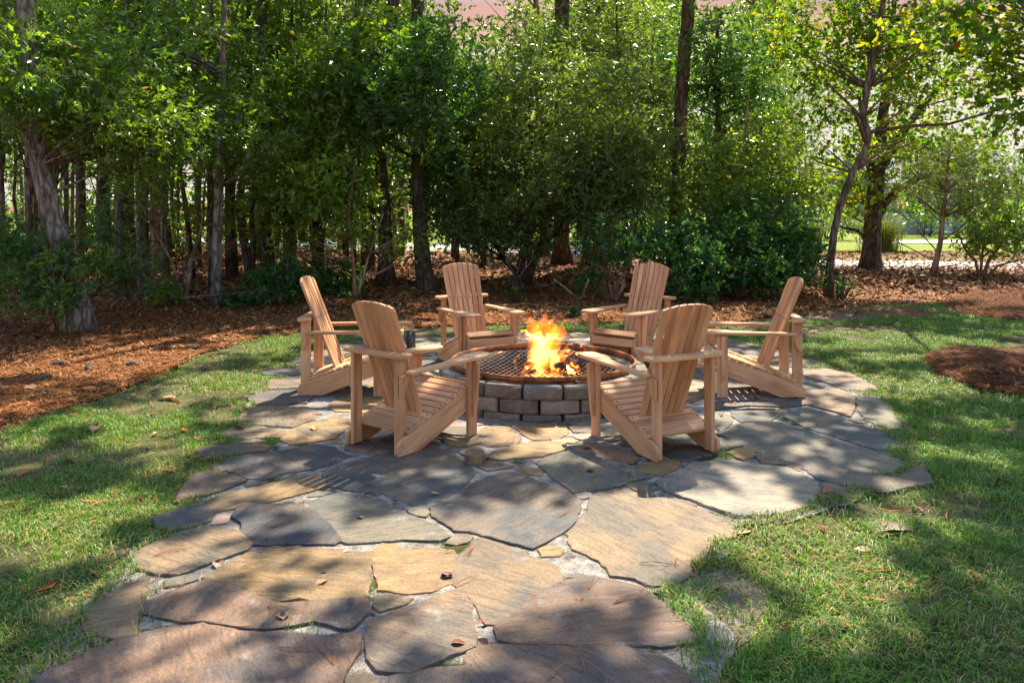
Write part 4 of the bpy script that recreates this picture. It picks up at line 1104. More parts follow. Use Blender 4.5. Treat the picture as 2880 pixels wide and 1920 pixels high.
# straw mounds on the right
def mound(poly, h, label):
    c = np.mean(np.array(poly), 0)
    nr, na = 10, 40
    P = np.array(poly); V = [(0, 0, h)]; Fc = []
    pr = smooth_poly(fract(poly, .03, .25), 1)
    na = len(pr)
    for i in range(1, nr + 1):
        f_ = i / nr
        for q in pr:
            V.append(((q.x - c[0]) * f_, (q.y - c[1]) * f_, h * (1 - f_ ** 2) + rnd.uniform(-.012, .012) * (f_ < 1) - (.02 if f_ == 1 else 0)))
    for j in range(na): Fc.append([0, 1 + j, 1 + (j + 1) % na])
    for i in range(nr - 1):
        for j in range(na):
            a = 1 + i * na + j; b = 1 + i * na + (j + 1) % na
            Fc.append([a, a + na, b + na, b])
    o = link('straw_mound', mesh('straw_mound', V, Fc, True), M['forest']); o.location = (c[0], c[1], .008)
    m_ = 22000
    pts = np.stack([rg.uniform(P[:, 0].min(), P[:, 0].max(), m_), rg.uniform(P[:, 1].min(), P[:, 1].max(), m_)], 1)
    pts = pts[inpoly(pts[:, 0], pts[:, 1], poly)]
    n = len(pts)
    # height from the radial fraction
    ang = np.arctan2(pts[:, 1] - c[1], pts[:, 0] - c[0]); pa = np.array([math.atan2(q.y - c[1], q.x - c[0]) for q in pr]); prr = np.array([math.hypot(q.x - c[0], q.y - c[1]) for q in pr])
    order = np.argsort(pa); R_ = np.interp(ang, pa[order], prr[order])
    f_ = np.clip(np.hypot(pts[:, 0] - c[0], pts[:, 1] - c[1]) / R_, 0, 1)
    z = h * (1 - f_ ** 2) + .012
    a = rg.uniform(0, 6.283, n); D = np.stack([np.cos(a), np.sin(a), rg.normal(0, .15, n)], 1); sdv = np.stack([-np.sin(a), np.cos(a), np.zeros(n)], 1)
    ln = rg.uniform(.07, .2, n)[:, None]
    P0 = np.stack([pts[:, 0] - c[0], pts[:, 1] - c[1], z + rg.uniform(-.01, .04, n)], 1)
    V = np.stack([P0 - D * ln / 2, P0 + sdv * .004, P0 + D * ln / 2, P0 - sdv * .004], 1).reshape(-1, 3)
    k = np.arange(n)[:, None] * 4
    T = np.concatenate([k + np.array([0, 1, 2]), k + np.array([0, 2, 3])], 1).reshape(-1, 3)
    tag(link('needle_cover', bigmesh('needle_cover', V, T, np.repeat(NC[rg.integers(0, 3, n)] * rg.uniform(.12, .8, (n, 1)), 4, 0)), M['needle'], o), kind='stuff')
    tag(o, label, 'mulch')
mound(MOUND1, .055, 'round mound of brown pine straw mulch on the right lawn')
mound(MOUND2, .06, 'farther long mound of brown pine straw at right edge')

# ------------------------------------------------------------------ trees and shrubs
def unit(a): return a / np.maximum(np.linalg.norm(a, axis=1, keepdims=True), 1e-9)
def leaves(P, U, size, asp, C, flat=.6):
    n = len(P)
    nrm = unit(rg.normal(0, 1, (n, 3)) * (1 - flat) + np.array([0, 0, 1.]) * flat)
    U = unit(U); v = unit(np.cross(nrm, U)); nn = np.cross(U, v)
    s = size[:, None]
    fold = nn * s * asp * .18
    V = np.stack([P, P + U * s * .45 + v * s * asp * .5 + fold, P + U * s, P + U * s * .45 - v * s * asp * .5 + fold], 1).reshape(-1, 3)
    k = np.arange(n)[:, None] * 4
    T = np.concatenate([k + np.array([0, 1, 2]), k + np.array([0, 2, 3])], 1).reshape(-1, 3)
    return V, T, np.repeat(C, 4, 0)
KIND = {  # leaf length, aspect, colours, droop, flatness, leaves per twig
 'bay':    (.105, .30, [(.070, .155, .030), (.095, .185, .036), (.055, .130, .030)], .05, .35, 9),
 'myrtle': (.062, .30, [(.130, .185, .044), (.165, .220, .052), (.105, .160, .040)], -.1, .35, 12),
 'oak':    (.085, .45, [(.115, .205, .024), (.155, .240, .028), (.085, .165, .022)], -.15, .55, 8),
 'light':  (.100, .50, [(.155, .250, .028), (.200, .285, .032), (.120, .210, .026)], -.2, .6, 7),
 'maple':  (.088, .72, [(.120, .195, .020), (.150, .220, .022), (.090, .165, .018), (.27, .27, .020)], -.25, .5, 7),
 'holly':  (.066, .48, [(.055, .145, .032), (.075, .175, .036), (.045, .120, .030)], .1, .45, 10),
 'pine':   (.130, .07, [(.110, .155, .034), (.130, .180, .040), (.15, .17, .045)], 0, .2, 16),
 'canopy': (.135, .50, [(.100, .185, .024), (.130, .210, .028)], -.1, .5, 8),
 'far':    (.26, .55, [(.120, .210, .030), (.155, .245, .034), (.185, .26, .036), (.095, .170, .028)], -.1, .5, 6),
}
def crown_arrays(cl, kind, mul=1.0):
    """cl: list of (centre, radius, leaf count)"""
    ln, asp, cols, droop, flat, per = KIND[kind]
    VV, TT, CC = [], [], []; k0 = 0
    for c, r_, n in cl:
        c = np.array(c); nt_ = max(2, n // per); n = nt_ * per
        r_ = r_ * (1.0 if kind == 'canopy' else 1.35)
        td = unit(rg.normal(0, 1, (nt_, 3)) * np.array([1, 1, .55]) + np.array([0, 0, .08]))
        tl = r_ * rg.uniform(.55, 1.15, nt_)
        o_ = c + rg.normal(0, r_ * .22, (nt_, 3))
        f_ = rg.uniform(.35, 1.0, (nt_, per))
        P = o_[:, None] + td[:, None] * (tl[:, None] * f_)[:, :, None]
        U = td[:, None] * .8 + rg.normal(0, .55, (nt_, per, 3)) + np.array([0, 0, droop])
        P = P.reshape(-1, 3); U = U.reshape(-1, 3)
        base = np.array(cols)[rg.integers(0, len(cols))] * rg.uniform(.8, 1.2)
        C = base * rg.uniform(.7, 1.35, (n, 1)) * (1 + rg.normal(0, .06, (n, 3)))
        if kind == 'maple':
            od = rg.random(n) < .015
            C[od] = np.array([.42, .10, .02])
        if kind in ('oak', 'light', 'canopy'):
            od = rg.random(n) < .02
            C[od] = np.array([.26, .19, .03])
        V, T, Cc = leaves(P, U, ln * mul * rg.uniform(.45, 1.4, n), asp, np.clip(C, .01, .6), flat)
        VV.append(V); TT.append(T + k0); CC.append(Cc); k0 += len(V)
    return np.concatenate(VV), np.concatenate(TT), np.concatenate(CC)
def merge(parts):
    V = []; Fc = []
    for v, f_ in parts:
        k = len(V); V += v; Fc += [[i + k for i in q] for q in f_]
    return V, Fc
def path_world(pts, d, lean=0.0):
    out, R = [], []
    for i, (u, v, w_) in enumerate(pts):
        p = at(u, v, d); out.append(p); R.append(w_ * 1.22449 / F * d / 2)
    return out, R
def densify(P, R, step=.35):
    out, rr = [], []
    for i in range(len(P) - 1):
        k = max(1, int((P[i + 1] - P[i]).length / step))
        for j in range(k):
            t_ = j / k
            p0, p1, p2, p3 = P[max(0, i - 1)], P[i], P[i + 1], P[min(len(P) - 1, i + 2)]
            q = .5 * ((2 * p1) + (-p0 + p2) * t_ + (2 * p0 - 5 * p1 + 4 * p2 - p3) * t_ ** 2 + (-p0 + 3 * p1 - 3 * p2 + p3) * t_ ** 3)
            out.append(q + Vector((rnd.gauss(0, .006), rnd.gauss(0, .006), 0))); rr.append((R[i] * (1 - t_) + R[i + 1] * t_) * rnd.uniform(.95, 1.05))
    out.append(P[-1]); rr.append(R[-1])
    return out, rr
def limb(a, b, r0, r1, sag=.12, n=5, k=5):
    m_ = a.lerp(b, .5) + Vector((rnd.uniform(-.1, .1), rnd.uniform(-.1, .1), -sag * (b - a).length + rnd.uniform(-.05, .1)))
    P, R = [], []
    for i in range(n + 1):
        t_ = i / n
        P.append(a * (1 - t_) ** 2 + m_ * 2 * t_ * (1 - t_) + b * t_ * t_); R.append(r0 * (1 - t_) + r1 * t_)
    return tube(P, R, k)
def ell(u, v, ru, rv, d, dy, rd, n, r_, nl):
    """clumps through an ellipsoid whose middle is seen at (u, v)"""
    out = []
    c = at(u, v, d + dy); s = 1.22449 / F * (d + dy)
    tries = 0
    while len(out) < n and tries < n * 60:
        tries += 1
        q = Vector((rnd.uniform(-1, 1), rnd.uniform(-1, 1), rnd.uniform(-1, 1)))
        if q.length > 1 or q.length < rnd.random() * .6: continue
        p = Vector((c.x + q.x * ru * s, c.y + q.y * rd, c.z + q.z * rv * s))
        if p.z < .04: continue
        out.append((p, r_ * rnd.uniform(.7, 1.3), int(nl * rnd.uniform(.7, 1.3))))
    return out
def tree(name, label, stems, d, clumps, kind, barkm, group=None, cat='tree', leafmat='leaf', nlimb=28, extra=None, mul=1.0, flare=1.5, cs=()):
    """stems: list of pixel paths bottom to top; clumps in world space"""
    P0, R0 = path_world(stems[0], d)
    base = Vector((P0[0].x, P0[0].y, float(forest_h(P0[0].x, P0[0].y))))
    root = thing(name, label, cat, tuple(base), 0, group)
    parts = []; nodes = []
    for i, st in enumerate(stems):
        P, R = path_world(st, d)
        if i < 40: P[0].z = min(P[0].z, base.z - .08) if i == 0 or abs(P[0].z - base.z) < .25 else P[0].z
        P, R = densify(P, R)
        if flare > 1 and i == 0:
            for j in range(len(P)):
                h = P[j].z - base.z
                R[j] *= 1 + (flare - 1) * math.exp(-max(0, h) / .18)
        nodes += [(p, r_) for p, r_ in zip(P, R)]
        parts.append(tube([p - base for p in P], R, 12 if R[0] > .06 else 7))
    link('trunk', mesh('trunk', *merge(parts), True), M[barkm], root)
    if extra: parts2 = [tube([at(u, v, d + e) - base for u, v, e in q], [r0 * (1 - .7 * i / len(q)) for i in range(len(q))], 6) for q, r0 in extra]
    else: parts2 = []
    sel = clumps if len(clumps) <= nlimb else rnd.sample(clumps, nlimb)
    for c, r_, n in sel:
        best = min(nodes, key=lambda q: (q[0] - c).length + max(0, q[0].z - c.z + .25 * (q[0] - c).length) * 2.5)
        a = best[0]
        l = (a - c).length
        if l < .1 or l > 7: continue
        r0 = min(best[1] * .55, .012 + .009 * l)
        parts2.append(limb(a - base, c - base, r0, .004, rnd.uniform(-.05, .12)))
    if len(parts2) > 6: tag(link('branches', mesh('branches', *merge(parts2), True), M[barkm], root), kind='stuff')
    else:
        for q in parts2: link('branch', mesh('branch', *q, True), M[barkm], root)
    for cc, kd, lm, ml in [(clumps, kind, leafmat, mul)] + list(cs):
        if not cc: continue
        V, T, C = crown_arrays([(tuple(c - base), r_, n) for c, r_, n in cc], kd, ml)
        link('crown', bigmesh('crown', V, T, C), M[lm], root)
    return root, base
# --- the shading canopy: clumps high in the tall trees, laid out along the sun's direction
TALL = {}
BRIGHT = [(1600, 1245, .42), (1330, 1235, .36), (2120, 1425, .42), (2150, 1510, .42), (790, 1215, .30), (880, 1385, .28), (1040, 1600, .30), (1250, 1590, .2),
          (330, 1010, .8), (120, 1010, .6), (650, 1090, .55), (180, 1470, .45), (400, 1250, .4), (1840, 1490, .35), (2000, 900, .9), (2450, 960, .7),
          (1530, 1060, .5), (1250, 1120, .25), (1780, 1150, .25), (700, 985, .6), (1400, 900, .7), (1120, 900, .5), (560, 1620, .25), (1560, 1680, .28), (700, 1860, .26), (1250, 1840, .2), (1760, 1600, .24), (430, 1850, .2), (950, 1470, .18), (1960, 1760, .2), (2600, 1500, .4), (2400, 1650, .3), (1450, 1450, .16)]
br = [(*gnd(u, v), r_) for u, v, r_ in BRIGHT]
canopy = []
cnt = 0
while len(canopy) < 900 and cnt < 30000:
    cnt += 1
    g = (rnd.uniform(-6.5, 9.5), rnd.uniform(1.0, 13.5)) if rnd.random() < .80 else (rnd.uniform(-3.2, 4.0), rnd.uniform(1.5, 6.0))
    if any(math.hypot(g[0] - b[0], g[1] - b[1]) < b[2] * .75 + .12 for b in br): continue
    zc = rnd.uniform(7.6, 11.5)
    p = Vector((g[0], g[1], 0)) + sd * (zc / sd.z)
    canopy.append((p, rnd.uniform(.16, .33), int(rnd.uniform(90, 160))))
TALLX = {'T1': (-6.1, 10.7), 'T2': (-4.5, 13.2), 'T6': (-2.3, 16.1), 'T7': (-1.6, 15.5), 'T8': (1.25, 21.8), 'T9': (2.0, 21.5), 'T10': (3.15, 17.), 'T13': (5.2, 14.3), 'T14': (8.4, 20.5)}
can = {k: [] for k in TALLX}
for c in canopy:
    k = min(TALLX, key=lambda q: math.hypot(TALLX[q][0] - c[0].x, TALLX[q][1] - c[0].y))
    can[k].append(c)
CAN = lambda k: [(can[k], 'canopy', 'leaf', 1.0)]
tree('oak_tree', 'thick leaning grey trunk at left edge with ivy-like leafy growth', [[(182, 764, 58), (178, 700, 52), (160, 620, 47), (130, 530, 46), (108, 450, 44), (92, 380, 42), (80, 260, 40), (66, 100, 38), (52, -40, 36), (20, -420, 26), (10, -800, 12)]], 10.7,
     ell(140, 200, 230, 120, 10.7, .2, 1.3, 60, .36, 190) + ell(60, 120, 150, 140, 10.7, 1.0, 1.2, 34, .36, 180) + ell(300, 300, 160, 90, 10.7, .6, 1.2, 34, .34, 190) + ell(170, 610, 60, 60, 10.7, -.1, .35, 10, .20, 110), 'oak', 'bark_grey', nlimb=50, cs=CAN('T1'))
tree('slender_tree', 'slender straight pale grey trunk left of the far left chair', [[(497, 706, 24), (499, 560, 22), (502, 430, 20), (506, 300, 18), (512, 100, 15), (516, -100, 13), (520, -700, 5)]], 13.2,
     ell(440, 160, 190, 140, 13.2, .3, 1.4, 60, .36, 170) + ell(560, 330, 120, 90, 13.2, -.2, 1.0, 24, .32, 150), 'oak', 'bark_grey', nlimb=36, cs=CAN('T2'))
tree('crooked_tree', 'dark crooked twin-stemmed trunk in the woods left of centre', [[(578, 655, 20), (562, 560, 20), (548, 480, 18), (560, 400, 16), (575, 250, 14), (570, 60, 12), (575, -150, 8)], [(578, 650, 14), (582, 560, 13), (578, 470, 12), (590, 330, 10), (600, 120, 8)]], 16.5,
     ell(590, 190, 150, 170, 16.5, .3, 1.5, 60, .42, 180) + ell(640, 380, 110, 60, 16.5, -.8, 1.0, 20, .36, 130), 'light', 'bark_dark', nlimb=36)
tree('understory_tree', 'light green drooping understory tree behind the front left chair', [[(742, 640, 14), (735, 520, 13), (728, 400, 12), (735, 250, 10), (745, 90, 8), (750, -60, 5)]], 15.0,
     ell(720, 420, 130, 90, 15, -.8, 1.2, 56, .34, 150) + ell(750, 240, 130, 140, 15, 0, 1.4, 64, .38, 170) + ell(640, 470, 60, 40, 15, -1.4, .6, 12, .3, 120), 'light', 'bark_dark', nlimb=46)
tree('hardwood_tree', 'tall dark trunk curving upward, left of the centre pair', [[(887, 668, 37), (885, 600, 34), (884, 540, 32), (880, 450, 30), (872, 330, 29), (876, 220, 29), (893, 90, 28), (908, -20, 27), (930, -300, 22), (940, -600, 12)]], 16.1,
     ell(850, 110, 150, 130, 16.1, 1.9, 1.2, 50, .42, 170) + ell(840, 420, 110, 120, 16.1, 1.4, .9, 40, .36, 150), 'oak', 'bark_dark', nlimb=40, cs=CAN('T6'))
tree('hardwood_tree', 'tall dark straight trunk right of the centre pair', [[(984, 672, 38), (974, 620, 36), (966, 540, 35), (962, 420, 35), (966, 260, 34), (960, 60, 33), (955, -200, 26), (950, -620, 12)]], 15.5,
     ell(960, 230, 150, 110, 15.5, -1.2, .9, 60, .36, 130) + ell(1010, 110, 110, 70, 15.5, -.6, .9, 24, .36, 120) + ell(1010, 390, 70, 60, 15.5, .3, .8, 18, .34, 110), 'bay', 'bark_dark', nlimb=46, cs=CAN('T7'), mul=1.35)
tree('wax_myrtle', 'big dense fine-leaved evergreen above the back chairs, many stems', [
      [(1204, 650, 20), (1198, 610, 18), (1203, 560, 17), (1205, 500, 15), (1210, 380, 11), (1220, 200, 7)], [(1206, 648, 16), (1180, 620, 15), (1158, 595, 12), (1140, 560, 9), (1120, 460, 6)],
      [(1208, 648, 18), (1222, 610, 14), (1235, 570, 12), (1252, 530, 10), (1290, 400, 7)], [(1208, 648, 14), (1228, 600, 12), (1262, 550, 10), (1300, 505, 8), (1360, 380, 5)], [(1207, 646, 12), (1215, 590, 11), (1220, 540, 10), (1240, 420, 6)]], 16.6,
     ell(1280, 300, 240, 190, 16.6, 0, 1.7, 150, .40, 230) + ell(1150, 470, 150, 70, 16.6, -.6, 1.1, 60, .32, 240) + ell(1080, 530, 90, 44, 16.6, -.9, .8, 22, .30, 170) + ell(1180, 560, 90, 30, 16.6, -1.0, .6, 14, .26, 140) + ell(1330, 450, 150, 70, 16.6, -.8, 1.1, 48, .32, 220) + ell(1430, 380, 110, 120, 16.6, -.6, 1.0, 50, .34, 260), 'myrtle', 'bark_dark', nlimb=70, mul=1.65)
tree('pine_tree', 'thick pine trunk behind the fire, left one of two', [[(1291, 612, 42), (1290, 560, 36), (1290, 300, 34), (1291, 0, 33), (1292, -500, 22), (1292, -900, 10)]], 21.8, can['T8'] or ell(1291, -500, 200, 120, 21.8, 0, 2, 20, .5, 100), 'canopy', 'bark_pine', nlimb=30)
tree('pine_tree', 'thick pine trunk behind the fire, right one of two', [[(1363, 612, 44), (1362, 560, 38), (1362, 300, 37), (1361, 0, 36), (1361, -500, 24), (1360, -900, 10)]], 21.5, can['T9'] or ell(1361, -500, 200, 120, 21.5, 0, 2, 20, .5, 100), 'canopy', 'bark_pine', nlimb=30,
     extra=[([(1362, 70, 0), (1375, 20, -.2), (1350, -60, -.5)], .08)])
tree('pine_tree', 'tall slightly leaning pine trunk rising out of the evergreen shrub', [[(1543, 650, 34), (1548, 540, 30), (1556, 420, 29), (1562, 320, 30), (1566, 220, 31), (1574, 100, 31), (1583, 0, 30), (1605, -300, 24), (1615, -700, 10)]], 17.0, can['T10'] or [], 'canopy', 'bark_pine', nlimb=30)
tree('bay_tree', 'dark leafy bay tree right of the leaning pine', [[(1640, 640, 16), (1645, 500, 15), (1650, 350, 13), (1648, 180, 11), (1650, 20, 8)]], 17.5,
     ell(1640, 130, 120, 95, 17.5, -.2, 1.2, 50, .38, 130) + ell(1690, 260, 130, 70, 17.5, .3, 1.2, 34, .38, 120), 'bay', 'bark_dark', nlimb=40, mul=1.25)
tree('willow_oak', 'loose olive-green tree with sky gaps left of the maple', [[(1760, 640, 12), (1752, 520, 11), (1745, 400, 10), (1750, 250, 8), (1760, 90, 6)], [(1756, 600, 8), (1790, 480, 7), (1830, 330, 5), (1850, 180, 4)]], 18.5,
     ell(1730, 390, 170, 110, 18.5, 0, 1.4, 90, .38, 150) + ell(1830, 260, 90, 130, 18.5, .5, 1.3, 44, .38, 130), 'myrtle', 'bark_grey', nlimb=54, mul=1.4)
tree('maple_tree', 'crooked slim maple trunk beside the far right chair with yellowing leaves', [[(1901, 690, 20), (1906, 620, 18), (1916, 540, 17), (1930, 470, 16), (1958, 395, 15.5), (1990, 340, 15), (1996, 310, 15), (1983, 270, 16), (1990, 200, 15), (2008, 120, 14), (2022, 40, 13), (2036, -40, 12), (2060, -500, 6)]], 14.3,
     ell(1940, 80, 160, 120, 14.3, 1.2, 1.1, 54, .46, 84) + ell(2110, 130, 130, 120, 14.3, .2, 1.2, 40, .46, 80) + ell(1900, 300, 80, 80, 14.3, 1.2, .8, 14, .42, 70) + ell(2080, 330, 100, 40, 14.3, .6, .8, 10, .40, 60), 'maple', 'bark_maple', leafmat='maple_leaf', nlimb=40, cs=[(can['T13'], 'canopy', 'leaf', 1.0)],
     extra=[([(1990, 330, 0), (1960, 250, -.2), (1900, 190, -.4)], .035), ([(1996, 305, 0), (2080, 290, -.3), (2180, 285, -.6), (2300, 250, -1.0), (2360, 225, -1.2)], .035), ([(1960, 395, 0), (2020, 350, .2), (2080, 320, .3)], .022)])
tree('sweetgum_tree', 'broad dark tree trunk with spreading limbs standing near the road', [[(2000, 618, 46), (2001, 590, 41), (2004, 520, 38), (2010, 440, 36), (2018, 380, 32), (2024, 300, 26), (2040, 180, 20), (2050, 60, 14), (2060, -80, 8)],
      [(2006, 520, 22), (2030, 470, 20), (2060, 435, 17), (2110, 410, 13), (2160, 395, 8)], [(2016, 400, 24), (2050, 340, 21), (2090, 280, 18), (2150, 210, 14), (2230, 130, 9)], [(2014, 440, 18), (1995, 380, 14), (1985, 330, 11), (1975, 230, 8)]], 20.5,
     ell(2110, 190, 210, 150, 20.5, 0, 2.2, 84, .6, 96) + ell(1960, 420, 90, 90, 20.5, .4, 1.5, 28, .5, 90) + ell(2170, 370, 140, 70, 20.5, 0, 1.6, 34, .5, 90), 'maple', 'bark_dark', leafmat='maple_leaf', nlimb=50, mul=1.15, cs=CAN('T14'),
     extra=[([(1995, 555, 0), (1970, 530, 0), (1930, 520, 0)], .05), ([(2004, 520, 0), (1985, 470, 0), (1975, 430, 0)], .04)])
tree('young_pine', 'small feathery young pine with bare low branches by the road', [[(2141, 636, 14), (2150, 600, 12), (2160, 555, 11), (2166, 500, 10), (2172, 440, 8), (2179, 370, 6), (2184, 300, 3)]], 18.7,
     ell(2175, 400, 80, 80, 18.7, 0, 1.0, 40, .30, 190) + ell(2240, 440, 70, 40, 18.7, 0, .8, 16, .28, 160) + ell(2110, 440, 50, 30, 18.7, 0, .8, 9, .26, 130), 'pine', 'bark_smooth', nlimb=40,
     extra=[([(2150, 600, 0), (2110, 580, .1), (2060, 555, .2), (2030, 545, .2)], .016), ([(2155, 580, 0), (2110, 530, 0), (2070, 490, 0), (2040, 480, 0)], .016), ([(2146, 615, 0), (2200, 608, -.1), (2235, 590, -.2)], .014), ([(2160, 555, 0), (2210, 520, 0), (2260, 470, .1)], .018), ([(2165, 515, 0), (2120, 470, 0), (2075, 440, 0)], .014), ([(2144, 620, 0), (2110, 610, -.1), (2075, 600, -.1)], .009)])
tree('crape_myrtle', 'low spreading crape myrtle with fanned bare stems at right edge', [[(2255, 632, 9), (2268, 600, 8), (2300, 560, 6), (2330, 520, 4)], [(2250, 630, 8), (2240, 600, 7), (2215, 570, 5), (2200, 530, 3)], [(2258, 631, 7), (2290, 610, 6), (2330, 600, 4), (2370, 590, 3)], [(2252, 630, 7), (2255, 590, 6), (2262, 540, 4)]], 18.6,
     ell(2290, 520, 110, 60, 18.6, 0, 1.2, 44, .30, 110) + ell(2320, 420, 80, 60, 18.6, .4, 1.0, 24, .32, 100), 'light', 'bark_smooth', cat='tree', nlimb=30, flare=1)
tree('overhanging_maple', 'near maple boughs with large yellow leaves hanging in at top right', [[(2700, 900, 50), (2690, 600, 44), (2660, 300, 38), (2600, 100, 30), (2500, -60, 22), (2420, -200, 14)]], 9.2,
     ell(2290, 60, 110, 80, 9.2, 0, .8, 22, .30, 46) + ell(2330, 200, 60, 90, 9.2, 0, .7, 14, .28, 42) + ell(2180, 30, 90, 50, 9.2, .2, .6, 10, .28, 40) + ell(2320, 270, 50, 40, 9.2, 0, .5, 6, .25, 36), 'maple', 'bark_grey', leafmat='maple_leaf', nlimb=34)
tree('sapling_maple', 'pale green young tree in the gap right of the centre trunks', [[(1052, 640, 10), (1050, 520, 9), (1058, 380, 8), (1062, 200, 6), (1066, 60, 4)]], 17.6,
     ell(1056, 400, 80, 110, 17.6, 0, 1.2, 46, .40, 150) + ell(1070, 250, 110, 110, 17.6, .4, 1.3, 46, .40, 150), 'light', 'bark_grey', nlimb=40, mul=1.1)
tree('wax_myrtle', 'fine-leaved olive evergreen rising behind the two pine trunks', [[(1440, 640, 14), (1435, 480, 12), (1430, 300, 10), (1420, 120, 7), (1415, -20, 4)], [(1442, 630, 10), (1470, 450, 8), (1490, 260, 6), (1500, 90, 4)]], 19.4,
     ell(1430, 190, 150, 110, 19.4, .3, 1.5, 80, .44, 240) + ell(1500, 330, 80, 130, 19.4, -.4, 1.2, 40, .42, 230) + ell(1250, 130, 140, 80, 19.4, .3, 1.4, 46, .44, 220) + ell(1420, 60, 130, 60, 19.4, .4, 1.2, 26, .42, 190), 'myrtle', 'bark_dark', nlimb=60, mul=1.75)
tree('airy_tree', 'airy twiggy light green tree above the evergreen shrub', [[(1690, 650, 12), (1700, 560, 11), (1690, 450, 9), (1710, 330, 7), (1720, 220, 4)], [(1692, 640, 9), (1640, 540, 7), (1610, 430, 5), (1600, 330, 4)], [(1694, 640, 9), (1760, 550, 7), (1820, 450, 5), (1850, 380, 3)]], 15.6,
     ell(1640, 440, 100, 80, 15.6, 0, 1.0, 44, .36, 120) + ell(1760, 440, 120, 80, 15.6, .2, 1.0, 50, .36, 120) + ell(1700, 330, 110, 80, 15.6, .3, 1.0, 30, .36, 110), 'light', 'bark_smooth', nlimb=60, mul=.85)
tree('broadleaf_tree', 'bright broadleaf tree filling the upper left behind the leaning trunk', [[(330, 640, 14), (335, 500, 13), (330, 330, 11), (320, 150, 9), (318, -40, 6)]], 15.2,
     ell(330, 120, 190, 130, 15.2, 0, 1.5, 70, .42, 170) + ell(250, 340, 110, 50, 15.2, .2, 1.2, 16, .38, 130), 'light', 'bark_dark', nlimb=46)
tree('understory_dogwood', 'thin leaning understory tree with loose leaf sprays among left trunks', [[(430, 690, 9), (440, 600, 8), (465, 520, 7), (470, 420, 5), (500, 330, 3)], [(432, 680, 6), (390, 590, 5), (350, 520, 4)]], 13.8,
     ell(420, 450, 110, 60, 13.8, 0, .9, 18, .32, 60) + ell(560, 520, 80, 40, 13.8, .4, .8, 9, .30, 50) + ell(330, 420, 90, 50, 13.8, .6, .8, 16, .32, 70), 'light', 'bark_smooth', nlimb=50, mul=.8)
tree('understory_dogwood', 'thin forked understory tree with leaf sprays before the centre trunks', [[(815, 690, 8), (812, 600, 7), (800, 500, 6), (815, 380, 4)], [(815, 670, 6), (850, 580, 5), (880, 490, 4)]], 13.9,
     ell(820, 520, 50, 60, 13.9, 0, .8, 14, .28, 60) + ell(700, 540, 70, 40, 13.9, .3, .7, 12, .28, 60) + ell(930, 560, 60, 40, 13.9, .5, .6, 9, .28, 60), 'light', 'bark_smooth', nlimb=40, mul=.8)
# --- shrubs
def shrub(name, label, u, v, d, cl, kind, group=None, nst=6, h=.5, mul=1.0, bk='bark_dark'):
    st = [[(u + rnd.uniform(-6, 6), v, 7), (u + rnd.uniform(-30, 30), v - 40, 5), (u + rnd.uniform(-60, 60), v - 95, 3)] for _ in range(nst)]
    return tree(name, label, st, d, cl, kind, bk, group, 'shrub', 'leaf', 26, None, mul, 1.0)
shrub('evergreen_shrub', 'large dark glossy evergreen shrub behind the far right chair', 1690, 680, 14.2,
      ell(1590, 615, 80, 58, 14.2, -.3, .8, 34, .26, 150) + ell(1720, 610, 120, 62, 14.2, 0, .9, 56, .27, 150) + ell(1650, 540, 90, 50, 14.2, .3, .8, 24, .30, 120) + ell(1790, 520, 80, 60, 14.2, .4, .8, 24, .30, 120) + ell(1840, 600, 50, 60, 14.2, 0, .6, 18, .26, 140) + ell(1540, 560, 50, 50, 14.2, .4, .6, 12, .28, 110), 'holly', nst=9, mul=1.2)
shrub('tan_stemmed_shrub', 'thin tan multi-stemmed shrub between the two back chairs', 1408, 694, 14.0,
      ell(1385, 560, 70, 60, 14, 0, .6, 26, .24, 110) + ell(1480, 560, 50, 60, 14, .2, .6, 18, .24, 120) + ell(1350, 640, 36, 22, 14, 0, .3, 8, .18, 90), 'holly', nst=10, bk='bark_smooth')
shrub('understory_shrub', 'leafy shrub around the foot of the leaning trunk', 130, 700, 10.2, ell(90, 640, 90, 50, 10.2, .2, .6, 26, .22, 120) + ell(20, 560, 70, 60, 10.2, .5, .6, 24, .24, 130) + ell(150, 680, 40, 24, 10.2, -.1, .3, 8, .16, 90), 'bay', mul=.75)
shrub('understory_shrub', 'bright leafy shrub right of the leaning trunk', 300, 690, 11.8, ell(290, 610, 70, 50, 11.8, .2, .7, 22, .24, 110) + ell(240, 510, 80, 50, 11.8, .8, .8, 14, .28, 110), 'bay', mul=.7)
shrub('understory_shrub', 'low dark shrub beside the far left chair back', 640, 700, 13.2, ell(640, 650, 60, 44, 13.2, 0, .6, 30, .20, 130) + ell(560, 690, 40, 22, 13.2, -.2, .4, 12, .17, 110), 'holly', mul=1.1)
shrub('understory_shrub', 'wispy low shrub left of the slender grey trunk', 400, 700, 13.0, ell(390, 665, 40, 24, 13, 0, .4, 12, .17, 90), 'light', mul=.6)
shrub('understory_shrub', 'dark shrub between the front left chair and the centre trunks', 750, 700, 14.5, ell(760, 640, 60, 50, 14.5, 0, .6, 24, .22, 110) + ell(800, 700, 36, 20, 14.5, -.4, .4, 8, .16, 80), 'holly')
shrub('seedling', 'small bright green seedling left of the flames by the back chair', 1185, 690, 13.8, ell(1185, 672, 22, 8, 13.8, 0, .25, 6, .10, 40), 'holly', nst=3)
shrub('seedling', 'tiny green seedling in the straw above the flames', 1325, 735, 11.9, ell(1325, 722, 12, 6, 11.9, 0, .12, 4, .07, 26), 'holly', nst=2)
shrub('seedling', 'leafy sprout at the foot of the slim maple', 1935, 690, 14.1, ell(1945, 662, 22, 10, 14.1, -.2, .25, 6, .12, 46), 'holly', nst=3)
